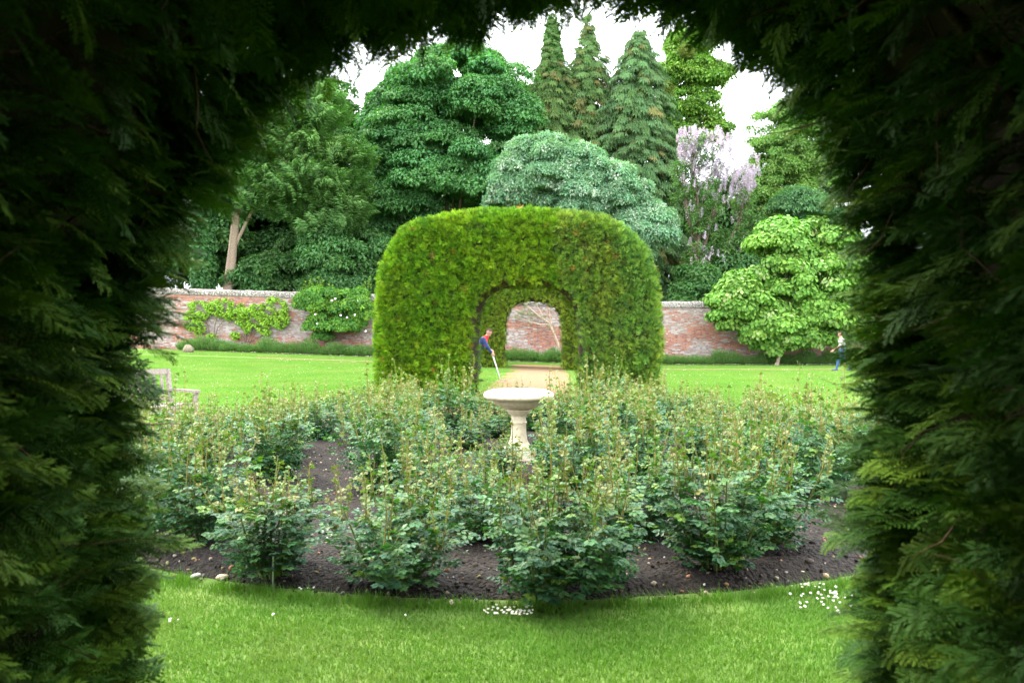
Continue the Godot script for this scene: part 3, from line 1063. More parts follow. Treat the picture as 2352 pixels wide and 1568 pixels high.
func conifer(called: String, label: String, u: float, top: float, d: float, profile: Array, col: Color, s: int, ivy: bool) -> void:
	rng.seed = s
	var k := d / F
	var tip := at(u, top, d)
	var foot := Vector3(tip.x, gh(tip.x, tip.z), tip.z)
	var o := thing(called, label, "tree", foot, "conifers behind the wall")
	var h := tip.y - foot.y
	var g := Shape.new()
	g.tube([Vector3.ZERO, Vector3(0.05, h * 0.5, 0), Vector3(0, h, 0)], [0.42, 0.25, 0.03], 9, Color.WHITE, 0.05, rng)
	part(o, "trunk", g.done(true), M.bark)
	var im := Copies3D.new()
	var iv := Copies3D.new()
	var y := 0.15
	while y < h - 1.0:
		var px := y / k
		var r := 0.0
		for i in profile.size() - 1:
			if px >= profile[i][0] and px <= profile[i + 1][0]:
				r = lerpf(profile[i][1], profile[i + 1][1], (px - profile[i][0]) / (profile[i + 1][0] - profile[i][0])) * k
		if px > profile[-1][0]: r = profile[-1][1] * k
		var tier := bumps.get_noise_2d(y * 3.0, s) * 0.35
		var n := int(9 + r * 13)
		for i in n:
			var a := rng.randf() * TAU
			if sin(a) < -0.3 and rng.randf() < 0.5: a = -a
			var out := Vector3(cos(a), 0, sin(a))
			var rr := r * (0.35 + 0.65 * sqrt(rng.randf())) * (1.0 + tier * 0.7 + 0.5 * bumps.get_noise_2d(a * 3.0 + s, y * 1.1)) - 0.35
			var p := out * maxf(rr, 0.05) + Vector3(0, h - y + rng.randf_range(-0.25, 0.25) - rr * 0.1, 0)
			var up := Vector3.UP
			var dir := (out + Vector3(0, -0.25, 0) + rv() * 0.25).normalized()
			var sz := rng.randf_range(0.75, 1.25) * clampf(0.45 + r * 0.35, 0.4, 1.0)
			var cc := tint(col, 0.2)
			if rng.randf() < 0.1: cc = tint(Color(0.15, 0.15, 0.05), 0.2)
			oriented(im, p, dir, up, sz, cc)
			if ivy and rng.randf() < 0.55 and px < 420:
				var q := out * minf(0.95, r * 0.8) * rng.randf_range(0.6, 1.05)
				oriented(iv, q + Vector3(0, h - y + rng.randf_range(-0.2, 0.2), 0), (out + Vector3(0, 0.6, 0)).normalized(), rv(), rng.randf_range(0.5, 0.85), tint(Color(0.06, 0.17, 0.03), 0.2))
		y += 0.3
	mass(o, "crown", im, M.spray, M.leaf_dull)
	if ivy: mass(o, "ivy", iv, M.clump, M.leaf)

func flowering_tree() -> void:
	var d := 49.5
	var b := at(1606, 800, d)
	b.y = gh(b.x, b.z)
	var o := thing("foxglove_tree", "thin-branched tree covered in pale lilac flower spikes", "tree", b)
	rng.seed = 400
	var g := Shape.new()
	var tips := []
	var stems := [[[1604, 700], [1602, 600], [1606, 500], [1598, 400], [1590, 330]], [[1618, 690], [1640, 620], [1675, 560], [1700, 500], [1715, 430]], [[1604, 610], [1625, 540], [1645, 470], [1655, 400]], [[1606, 560], [1580, 500], [1572, 430], [1575, 380]], [[1640, 640], [1690, 620], [1735, 590], [1770, 540]], [[1604, 660], [1650, 600], [1700, 580], [1740, 520]]]
	for q in stems:
		var pts := []
		var rad := []
		var off := rng.randf_range(-1.5, 1.5)
		for i in q.size():
			var f: float = float(i) / (q.size() - 1)
			pts.append(at(q[i][0], q[i][1], d + off * f) - b)
			rad.append(lerpf(0.15, 0.035, f))
		if q[0][1] > 680: pts.push_front(Vector3(pts[0].x * 0.6, 0, 0)); rad.push_front(0.2)
		g.tube(pts, rad, 7, Color.WHITE, 0.06, rng)
		for i in range(1, pts.size()):
			for j in 9:
				var from: Vector3 = pts[i - 1].lerp(pts[i], rng.randf())
				var dir := (Vector3(rng.randf_range(-0.6, 1.0), rng.randf_range(0.3, 1.2), rng.randf_range(-0.8, 0.8))).normalized()
				var to := from + dir * rng.randf_range(0.7, 2.1)
				g.tube([from, from.lerp(to, 0.5) + rv() * 0.12, to], [0.035, 0.022, 0.01], 4, Color.WHITE)
				tips.append(to)
				tips.append(from.lerp(to, 0.7))
	part(o, "trunk", g.done(true), M.bark)
	var fl := Shape.new()
	for k in 60:
		var t := rng.randf()
		var a := rng.randf() * TAU
		var out := (Vector3(cos(a), rng.randf_range(-0.6, 0.5), sin(a))).normalized()
		fl.leaf(Vector3(0, t, 0) + out * 0.22 * (1.0 - t) * rng.randf(), out, out.cross(Vector3.UP).normalized(), Vector3.UP, 0.2, 0.13, tint(Color(1, 1, 1), 0.15))
	var flower := fl.done()
	var im := Copies3D.new()
	var lf := Copies3D.new()
	for e in [[1585, 330, 28, 30, 50], [1600, 360, 42, 40, 80], [1640, 375, 46, 42, 95], [1685, 400, 46, 42, 85], [1640, 335, 40, 28, 55], [1718, 395, 28, 42, 50], [1600, 410, 42, 24, 26], [1660, 440, 60, 26, 44], [1705, 430, 24, 40, 34], [1640, 500, 60, 30, 10], [1660, 560, 50, 40, 9], [1610, 580, 30, 40, 8], [1640, 600, 40, 20, 10], [1590, 450, 20, 40, 8]]:
		for k in e[4]:
			var v := rv()
			var p := at(e[0] + v.x * e[2], e[1] + v.y * e[3], d + v.z * 1.1) - b
			var y := (Vector3.UP + rv() * 0.3).normalized()
			var x := y.cross(rv()).normalized()
			var s := rng.randf_range(0.34, 0.58)
			im.put(x * s, y * s, x.cross(y) * s, p, tint(Color(0.62, 0.54, 0.63), 0.1))
	for p in tips:
		if rng.randf() < 0.85:
			var y := (Vector3.UP + rv() * 0.5).normalized()
			var x := y.cross(rv()).normalized()
			var s := rng.randf_range(0.5, 0.9)
			lf.put(x * s, y * s, x.cross(y) * s, p + rv() * 0.1, tint(Color(0.09, 0.19, 0.05), 0.2))
	mass(o, "blossom", im, flower, M.petal)
	mass(o, "crown", lf, M.clump_small, M.leaf)

# old needles and this year's shoots, mixed alike all over the tunnel
func yew_color() -> Color:
	return tint(Color(0.034, 0.095, 0.012) if rng.randf() < 0.6 else Color(0.085, 0.17, 0.014), 0.25)

func build_tunnel() -> void:
	# the yew tunnel round the camera: open towards the garden and behind
	var z0 := 9.0  # unseen rear end, lengthened behind the camera to keep the inside dark
	var z1 := -2.34
	var outer := smoothed([Vector2(-3.5, -0.2), Vector2(-3.6, 2.0), Vector2(-3.2, 3.2), Vector2(-2.2, 3.65), Vector2(0, 3.75), Vector2(2.2, 3.65), Vector2(3.1, 3.2), Vector2(3.5, 2.0), Vector2(3.4, -0.2)])
	var inner := smoothed([Vector2(-1.42, -0.2), Vector2(-1.42, 0.6), Vector2(-1.46, 1.35), Vector2(-1.34, 1.86), Vector2(-1.04, 2.32), Vector2(-0.73, 2.56), Vector2(-0.3, 2.67), Vector2(0.1, 2.78), Vector2(0.5, 2.72), Vector2(0.84, 2.5), Vector2(1.08, 2.14), Vector2(1.18, 1.7), Vector2(1.17, 1.2), Vector2(1.17, 0.6), Vector2(1.2, -0.2)])
	var o := thing("yew_tunnel", "dark clipped yew tunnel framing the view of the garden", "hedge", Vector3(0, 0, -0.1))
	var off := -o.position
	part(o, "shade_core", core_mesh(outer, inner, z0, z1, 60), M.twig_shade).position = off  # opaque dark core, put in to keep sky light out
	rng.seed = 500
	var im := Copies3D.new()
	var line: Array = resample(inner, 200)
	var seg: float = (line[1] - line[0]).length()
	# inner surface
	for k in 7200:
		var f := rng.randf() * 198.99
		var i := int(f)
		var p: Vector2 = line[i].lerp(line[i + 1], f - i)
		var t: Vector2 = (line[i + 1] - line[i]).normalized()
		var n := Vector3(t.y, -t.x, 0)
		var u := rng.randf()
		var z := z1 + (z0 - z1) * u * u * u if rng.randf() < 0.7 else rng.randf_range(z1, -1.0)
		var near_edge := smoothstep(0.35, 0.0, z - z1)
		# twigs are bare high up inside the tunnel
		var bare := smoothstep(1.75, 2.25, p.y) * (1.0 - near_edge) * 0.55
		if rng.randf() < bare: continue
		var out := (n * 0.8 + Vector3(0, rng.randf_range(-0.1, 0.5), -0.35 - 0.5 * near_edge) + rv() * 0.45).normalized()
		var up := (Vector3.UP * 0.9 + n * 0.5 + rv() * 0.45)
		oriented(im, Vector3(p.x, p.y, z) + n * rng.randf_range(-0.12, 0.06), out, up, rng.randf_range(0.14, 0.26), yew_color())
	# rim and outer face towards the garden
	for k in 5200:
		var f := rng.randf() * 198.99
		var i := int(f)
		var p: Vector2 = line[i].lerp(line[i + 1], f - i)
		var t: Vector2 = (line[i + 1] - line[i]).normalized()
		var n := Vector3(t.y, -t.x, 0)
		var away := pow(rng.randf(), 1.6) * 1.1
		var q := Vector3(p.x, p.y, z1) - n * (away - 0.02) + Vector3(0, 0, rng.randf_range(-0.16, 0.06))
		var out := (Vector3(0, 0.15, -0.7) + n * (0.9 - away) + rv() * 0.5).normalized()
		oriented(im, q, out, Vector3.UP + rv() * 0.5, rng.randf_range(0.13, 0.24), yew_color())
	# sprays reaching furthest into the opening
	for q in [[2010, 690, 40, 70, 16], [2015, 800, 40, 60, 12], [1990, 1180, 40, 70, 18], [1985, 1480, 40, 70, 16], [480, 410, 40, 70, 18], [570, 280, 50, 50, 18], [360, 1270, 30, 40, 9], [360, 700, 40, 80, 14]]:
		for k in q[4]:
			var p := at(q[0] + rng.randf_range(-1, 1) * q[2], q[1] + rng.randf_range(-1, 1) * q[3], rng.randf_range(2.2, 2.45))
			var inward := -1.0 if q[0] > 1176 else 1.0
			oriented(im, p - Vector3(inward * 0.1, 0, 0), (Vector3(inward, rng.randf_range(-0.2, 0.25), -0.5) + rv() * 0.35).normalized(), Vector3.UP + rv() * 0.4, rng.randf_range(0.12, 0.2), yew_color())
	mass(o, "foliage", im, M.frond, M.needle).position = off
	# bare twigs lining the vault, and a few stout limbs
	var g := Shape.new()
	for k in 420:
		var i := rng.randi_range(20, 178)
		var p: Vector2 = line[i]
		var t: Vector2 = (line[i + 1] - line[i]).normalized()
		var n := Vector3(t.y, -t.x, 0)
		var q := Vector3(p.x, p.y, rng.randf_range(z1 + 0.05, 0.5))
		var dir := (Vector3(t.x, t.y, 0) * rng.randf_range(-1, 1) + n * 0.15 + Vector3(0, 0, rng.randf_range(-1, 0.6))).normalized()
		var pts := [q - n * 0.03]
		var r := rng.randf_range(0.003, 0.008)
		var rad := [r]
		for j in 5:
			q += dir * rng.randf_range(0.05, 0.12)
			dir = (dir + rv() * 0.45).normalized()
			pts.append(q + n * rng.randf_range(0.0, 0.05))
			rad.append(r * (1.0 - 0.17 * (j + 1)))
		g.tube(pts, rad, 5, Color.WHITE)
	part(o, "twigs", g.done(true), M.yew_bark, true)
	for q in [[[1.32, 0.0, -1.35], [1.22, 0.7, -1.42], [1.13, 1.25, -1.55], [1.16, 1.6, -1.7], [1.1, 2.0, -1.75], [0.92, 2.4, -1.9]], [[1.13, 1.25, -1.55], [1.08, 1.42, -1.78], [1.1, 1.5, -2.0]], [[-1.42, 0.0, -1.5], [-1.4, 0.9, -1.6], [-1.38, 1.6, -1.7]]]:
		var l := Shape.new()
		var pts := []
		var rad := []
		for i in q.size():
			pts.append(Vector3(q[i][0], q[i][1], q[i][2]))
			rad.append(lerpf(0.034, 0.012, float(i) / (q.size() - 1)))
		l.tube(pts, rad, 8, Color.WHITE, 0.12, rng)
		part(o, "limb", l.done(true), M.yew_bark).position = off

# ---------------------------------------------------------------- roses

func rose_meshes(s: int) -> Array:
	rng.seed = s
	var canes := Shape.new()
	var leaves := Shape.new()
	var green := [Color(0.042, 0.115, 0.05), Color(0.055, 0.145, 0.048), Color(0.07, 0.165, 0.05), Color(0.048, 0.125, 0.065)]
	var young := [Color(0.12, 0.19, 0.03), Color(0.16, 0.19, 0.035), Color(0.17, 0.15, 0.04), Color(0.1, 0.18, 0.035)]
	for k in 13:
		var a := TAU * k / 13.0 + rng.randf_range(-0.3, 0.3)
		var spread := rng.randf_range(0.05, 0.39)
		var h := rng.randf_range(0.54, 0.78) - spread * 0.42
		var out := Vector3(cos(a), 0, sin(a))
		var p0 := out * 0.05
		var p1 := out * spread * 0.66 + Vector3(0, h * 0.42, 0)
		var p2 := out * spread + Vector3(0, h, 0) + rv() * 0.03
		canes.tube([p0, p1, p2], [0.012, 0.008, 0.004], 5, Color(0.12, 0.14, 0.04))
		for j in 58:
			var t := rng.randf()
			var p := p0.lerp(p1, 0.3 + 0.7 * t) if rng.randf() < 0.38 else p1.lerp(p2, t)
			var dir := (Vector3(rng.randf_range(-1, 1), rng.randf_range(-0.25, 0.5), rng.randf_range(-1, 1)) + out * 0.5).normalized()
			var reach := rng.randf_range(0.03, 0.17)
			var q := p + dir * reach
			var col: Color = green[rng.randi() % 4]
			if q.y > 0.5 and rng.randf() < 0.35 * smoothstep(0.5, 0.75, q.y): col = young[rng.randi() % 4]
			elif rng.randf() < 0.06: col = Color(0.11, 0.2, 0.03)
			compound_leaf(canes, leaves, p, q, dir, rng.randf_range(0.026, 0.044), tint(col, 0.22), 2)
		# thin upright new shoots
		for j in 2:
			var b := p1.lerp(p2, rng.randf_range(0.55, 1.0)) + rv() * 0.05
			var top := b + Vector3(rng.randf_range(-0.07, 0.07), rng.randf_range(0.22, 0.46), rng.randf_range(-0.07, 0.07)) + out * 0.03
			var shade: Color = young[rng.randi() % 4]
			canes.tube([b, b.lerp(top, 0.5) + rv() * 0.012, top], [0.0045, 0.0035, 0.002], 4, tint(Color(0.17, 0.15, 0.04), 0.2))
			for i in 9:
				var p := b.lerp(top, (i + 0.6) / 9.4)
				var dir := Vector3(rng.randf_range(-1, 1), rng.randf_range(0.5, 1.6), rng.randf_range(-1, 1)).normalized()
				compound_leaf(canes, leaves, p, p + dir * rng.randf_range(0.008, 0.05), dir, rng.randf_range(0.018, 0.034) * (1.1 - i * 0.04), tint(shade.lerp(green[2], 0.45 * (1.0 - i / 9.0)), 0.2), 1)
	return [canes.done(true), leaves.done()]

func compound_leaf(canes: Shape, leaves: Shape, p: Vector3, q: Vector3, dir: Vector3, size: float, col: Color, pairs: int) -> void:
	var up := (Vector3.UP + rv() * 0.5)
	up = (up - dir * up.dot(dir)).normalized()
	var side := dir.cross(up)
	canes.needle(p, dir, side, (q - p).length(), 0.003, Color(0.14, 0.17, 0.05))
	leaves.round_leaf(q, dir, side, up, size * 1.15, size * 0.8, col)
	for e: float in [1.0, -1.0]:
		var d2 := (side * e + dir * 0.35 - up * 0.15).normalized()
		for i in pairs:
			leaves.round_leaf(q - dir * size * 0.8 * i, d2, d2.cross(up).normalized(), up, size * (1.0 - 0.14 * i), size * (0.7 - 0.08 * i), col * rng.randf_range(0.9, 1.1))

func build_roses() -> void:
	var kinds := []
	for k in 6: kinds.append(rose_meshes(600 + k))
	var spots := []
	for q in [[620, 1342, 0.74, 0.95], [905, 1360, 0.78, 1.0], [1245, 1388, 0.84, 0.98], [1365, 1372, 0.86, 0.98], [1642, 1326, 0.98, 1.02], [1765, 1274, 0.96, 1.0], [456, 1262, 0.95, 1.05], [1105, 1258, 0.74, 0.85], [330, 1230, 0.9, 1.0], [1480, 1255, 0.84, 0.9], [985, 1215, 0.8, 0.9], [1150, 1118, 0.5, 0.7], [1262, 1108, 0.5, 0.7]]:
		var p := on_ground(q[0], q[1])
		spots.append([p, q[2], q[3]])
	rng.seed = 700
	var tries := 0
	while spots.size() < 92 and tries < 9000:
		tries += 1
		var a := rng.randf() * TAU
		var r := (bed_r - 0.45) * sqrt(rng.randf())
		var p := bed + Vector3(cos(a) * r, 0, sin(a) * r)
		if p.z > -7.2 or r < 0.8: continue
		if absf(p.x - p.z * 0.022) < 0.5 and p.z > bed.z: continue    # the walk up to the birdbath
		if absf(p.x - 1.32 - (-p.z - 7.0) * 0.1) < 0.22 and p.z > -10.2: continue
		if absf(p.x + 2.05 + (-p.z - 7.0) * 0.18) < 0.24 and p.z > -9.6: continue
		var ok := true
		for s in spots:
			if (s[0] as Vector3).distance_to(p) < 0.88: ok = false; break
		var side_ := maxf(smoothstep(2.2, 3.4, absf(p.x + 0.3)) * smoothstep(-8.5, -10.5, p.z), 0.5 * smoothstep(-8.0, -10.0, p.z) * smoothstep(1.2, 2.2, absf(p.x + 0.3)))
		if absf(p.x + 0.25) < 1.0 and p.z < -9.9: side_ = 1.0   # low bushes where the path meets the bed
		if ok: spots.append([p, rng.randf_range(0.84, 1.06) * lerpf(1.0, 0.6, side_), lerpf(1.0, 0.85, side_)])
	var first := []
	for i in spots.size():
		var k := i % 6
		var o: Node3D
		var where := Vector2(spots[i][0].x - bed.x, spots[i][0].z - bed.z)
		var label := "leafy rose bush with tall yellowish shoots in the middle of the bed"
		if where.length() < 1.75: label = "leafy rose bush standing close around the cream birdbath"
		elif where.length() > bed_r - 1.15 and where.y > 1.5: label = "bluish rose bush at the grassy edge of the bed"
		elif where.length() > bed_r - 1.15 and where.y < -2.0: label = "thin-shooted rose bush at the gravel edge facing the yew arch"
		elif where.length() > bed_r - 1.15: label = "low rose bush at the side of the bed away from the grass"
		if i == 0: label = "low bluish rose bush right behind the slim metal plant label"
		if first.size() <= k:
			o = thing("rose_bush", label, "rose bush", Vector3.ZERO, "rose bushes in the round bed")
			part(o, "canes", kinds[k][0], M.tinted)
			part(o, "foliage", kinds[k][1], M.rose_leaf, true)
			first.append(o)
		else:
			o = copy(first[k], label)
		var p: Vector3 = spots[i][0]
		o.position = Vector3(p.x, 0.05, p.z)
		o.rotation.y = rng.randf() * TAU
		var wide: float = spots[i][2] if spots[i].size() > 2 else spots[i][1]
		o.scale = Vector3(wide, spots[i][1] * rng.randf_range(0.92, 1.08), wide) * 1.06

# ---------------------------------------------------------------- plants on and before the wall

func build_wall_plants() -> void:
	# the big bright tree trained up the wall
	tree("wall_tree", "bright yellow-green large-leaved tree growing against the brick wall", 42.7, [1783, 850], [[1790, 570, 70, 65], [1880, 560, 80, 55], [1850, 640, 120, 70], [1735, 690, 72, 60], [1800, 740, 95, 48], [1910, 710, 100, 70], [1970, 600, 70, 90], [1700, 660, 40, 40], [1805, 765, 85, 36], [1745, 758, 50, 30], [1880, 768, 55, 32], [1680, 725, 30, 34], [1790, 790, 55, 20], [1660, 690, 20, 22]], [0.3, 0.8], 24, [0.5, 0.8], Color(0.145, 0.3, 0.045), 0.16, M.clump_round, M.leaf, 0.11, 0.3, 800, {"flat": 0.75, "bottom": -1.0, "density": 1.15, "bark": M.pale_bark, "pale": Color(0.28, 0.38, 0.13), "share": 0.07})
	# climbing rose
	var o := tree("climbing_rose", "dense green climbing shrub with a few white flowers on the wall", 43.7, [742, 840], [[740, 700, 60, 40], [805, 700, 52, 40], [770, 745, 70, 30], [720, 690, 40, 30], [830, 720, 30, 34], [745, 772, 24, 10]], [0.28, 0.5], 26, [0.32, 0.5], Color(0.075, 0.2, 0.03), 0.2, M.clump, M.leaf, 0.06, 0.3, 810, {"flat": 0.55, "category": "climbing shrub", "pale": Color(0.16, 0.31, 0.03), "share": 0.3})
	var fl := Shape.new()
	rng.seed = 815
	for k in 8:
		var a := TAU * k / 8
		fl.round_leaf(Vector3.ZERO, Vector3(cos(a), 0.4, sin(a)).normalized(), Vector3(-sin(a), 0, cos(a)), Vector3.UP, 0.07, 0.06, Color(0.75, 0.72, 0.7))
	var flower := fl.done()
	for q in [[714, 706], [724, 722], [728, 743], [728, 750], [762, 690], [782, 724], [797, 729], [815, 723], [840, 760], [770, 686], [822, 690]]:
		var f := part(o, "flower", flower, M.petal)
		f.position = at(q[0], q[1], 42.95) - o.position
		f.rotation = Vector3(1.2, 0, rng.randf_range(-0.4, 0.4))
	var sh := Shape.new()
	for k in 16:
		var p := at(rng.randf_range(695, 852), 664, 44.0 + rng.randf() * 0.6) - o.position
		var h := rng.randf_range(0.15, 0.7)
		var lean := Vector3(rng.randf_range(-0.3, 0.3), 1, rng.randf_range(-0.2, 0.2))
		sh.tube([p, p + lean * h], [0.008, 0.004], 4, Color(0.15, 0.2, 0.04))
		for j in int(h * 24):
			var d := Vector3(rng.randf_range(-1, 1), 0.5, rng.randf_range(-1, 1)).normalized()
			sh.leaf(p + lean * rng.randf() * h, d, d.cross(Vector3.UP).normalized(), Vector3.UP, 0.17, 0.11, tint(Color(0.17, 0.26, 0.04), 0.25))
	part(o, "shoots", sh.done(), M.leaf, true)
	# grape vines
	var vines := [[[[455, 712, 30, 18], [505, 705, 32, 20], [440, 735, 16, 20], [525, 718, 18, 14], [455, 752, 14, 14], [480, 772, 10, 6]], [485, 835], "yellow-green grape vine with hanging leaves on the paler wall"], [[[575, 712, 30, 20], [625, 712, 32, 26], [555, 728, 14, 20], [640, 735, 18, 18], [600, 745, 16, 16], [570, 752, 12, 10], [612, 765, 9, 6], [540, 770, 9, 6]], [560, 838], "fuller grape vine beside the dense climbing shrub"]]
	for v in vines:
		var b := at(v[1][0], v[1][1], 44.2)
		b.y = gh(b.x, b.z)
		var t := thing("grape_vine", v[2], "vine", b, "vines on the wall")
		var im := Copies3D.new()
		rng.seed = 820 + int(v[1][0])
		var g := Shape.new()
		for e in v[0]:
			var c := at(e[0], e[1], 44.4)
			g.tube([Vector3(0, 0, -0.1), Vector3((c.x - b.x) * 0.3, (c.y - b.y) * 0.6, -0.2), c - b + Vector3(0, 0, -0.1)], [0.03, 0.022, 0.008], 5, Color.WHITE)
			for k in int(e[2] * e[3] * 0.05) + 3:
				var w := rv()
				var p := at(e[0] + w.x * e[2], e[1] + w.y * e[3], 44.36 - absf(w.z) * 0.22)
				oriented(im, p - b, Vector3(rng.randf_range(-0.5, 0.5), 0.6, 0.7).normalized(), Vector3.UP + rv() * 0.4, rng.randf_range(0.24, 0.4), tint(Color(0.2, 0.36, 0.03), 0.16))
		part(t, "stem", g.done(true), M.bark)
		mass(t, "foliage", im, M.clump_round, M.leaf)
	# old trained fruit tree, mostly bare branches
	var b := at(1290, 850, 43.9)
	b.y = gh(b.x, b.z)
	var t := thing("espalier_tree", "thin bare-branched fruit tree trained on the wall beyond both arches", "tree", b)
	var g := Shape.new()
	rng.seed = 840
	var tips := []
	for q in [[[1290, 830], [1282, 790], [1272, 765], [1260, 740], [1240, 728], [1215, 722], [1190, 716], [1172, 706]], [[1272, 765], [1264, 735], [1262, 712], [1258, 690]], [[1240, 728], [1222, 712], [1210, 700], [1200, 690]], [[1262, 745], [1240, 745], [1215, 738], [1195, 730], [1185, 726]], [[1250, 733], [1240, 712], [1230, 698]]]:
		var pts := []
		var rad := []
		for i in q.size():
			pts.append(at(q[i][0], q[i][1], 44.1) - b)
			rad.append(lerpf(0.085 if q[0][1] > 800 else 0.05, 0.014, float(i) / (q.size() - 1)))
			if i > 1: tips.append(pts[-1])
		g.tube(pts, rad, 6, Color.WHITE, 0.1, rng)
		for i in range(2, pts.size()):
			for j in 3:
				var e: Vector3 = pts[i] + Vector3(rng.randf_range(-0.6, 0.3), rng.randf_range(0.1, 0.6), rng.randf_range(-0.05, 0.2))
				g.tube([pts[i], e], [0.014, 0.005], 4, Color.WHITE)
				tips.append(e)
	part(t, "branches", g.done(true), M.pale_bark)
	var im := Copies3D.new()
	for p in tips:
		var y := (Vector3.UP + rv() * 0.6).normalized()
		var x := y.cross(rv()).normalized()
		var s := rng.randf_range(0.12, 0.24)
		im.put(x * s, y * s, x.cross(y) * s, p, tint(Color(0.11, 0.19, 0.04), 0.2))
	mass(t, "leaves", im, M.clump_small, M.leaf)
	# lavender along the foot of the wall
	var first := []
	for k in 3:
		rng.seed = 860 + k
		var l := Shape.new()
		for i in 900:
			var a := rng.randf() * TAU
			var r := sqrt(rng.randf()) * 0.5
			var p := Vector3(cos(a) * r, 0.02, sin(a) * r * 0.75)
			var h := 0.74 * sqrt(maxf(0.05, 1.0 - r * r * 3.4)) * rng.randf_range(0.6, 1.08)
			var d := (Vector3(cos(a) * r * 0.9, 1.0, sin(a) * r * 0.9) + rv() * 0.22).normalized()
			var col := Color(0.065, 0.16, 0.035).lerp(Color(0.12, 0.24, 0.055), rng.randf())
			if rng.randf() < 0.12: col = Color(0.15, 0.12, 0.08)
			for j in 3:
				var f := 0.35 + 0.3 * j
				var dd := (d + rv() * 0.5).normalized()
				l.leaf(p + d * h * f, dd, dd.cross(rv()).normalized(), Vector3.UP, 0.12, 0.03, tint(col, 0.2))
			l.needle(p, d, d.cross(rv()).normalized(), h, 0.012, col * 0.8)
		var o2 := thing("lavender_bush", "", "shrub", Vector3(0, -50, 0), "low bushes along the foot of the wall")
		part(o2, "foliage", l.done(), M.leaf_dull, true)
		first.append(o2)
	rng.seed = 870
	var used := [false, false, false]
	var places := []
	var x := -19.6
	while x < 17.0:
		places.append(x)
		x += rng.randf_range(0.62, 0.82)
	for i in places.size():
		if places[i] > -9.0 and places[i] < -2.6 or places[i] > 2.2 and places[i] < 6.4: continue   # wholly behind the arches
		var where := "below the grape vines"
		if places[i] > -14: where = "below the climbing shrub"
		if places[i] > -3: where = "seen through both yew arches"
		if places[i] > 2: where = "between the tall arch and bright wall tree"
		if places[i] > 11: where = "below the bright wall tree"
		var k := i % 3
		var p: Node3D = first[k]
		var label := "low grey-green lavender bush at the wall foot " + where
		if used[k]: p = copy(first[k], label)
		else: p.set_meta("label", label)
		used[k] = true
		p.position = Vector3(places[i], gh(places[i], -43.4), -43.4 + rng.randf_range(-0.1, 0.1))
		p.rotation.y = rng.randf_range(-0.6, 0.6)
		p.scale = Vector3(rng.randf_range(0.8, 1.1), rng.randf_range(0.62, 1.2), 1)
	# a rounded rock at the end of the lavender
	var st := Shape.new()
	rng.seed = 880
	st.lathe([Vector2(0.001, -0.1), Vector2(0.3, -0.05), Vector2(0.4, 0.12), Vector2(0.36, 0.34), Vector2(0.24, 0.5), Vector2(0.1, 0.57), Vector2(0.001, 0.58)], 14, Color.WHITE)
	for i in st.v.size(): st.v[i] *= 1.0 + 0.3 * bumps.get_noise_3dv(st.v[i] * 9.0)
	var rp := on_ground(432, 810)
	var rock := thing("rock", "rounded grey and ochre rock at the end of the lavender row", "rock", rp)
	part(rock, "boulder", st.done(true), grained(noise_tex(0.05, [Color(0.05, 0.04, 0.03), Color(0.15, 0.12, 0.07), Color(0.26, 0.24, 0.2)], [0.25, 0.5, 0.8], 45, 256), 2.0, 0.95)).scale = Vector3(0.75, 0.72, 0.7)

# ---------------------------------------------------------------- birdbath, bench, plant label

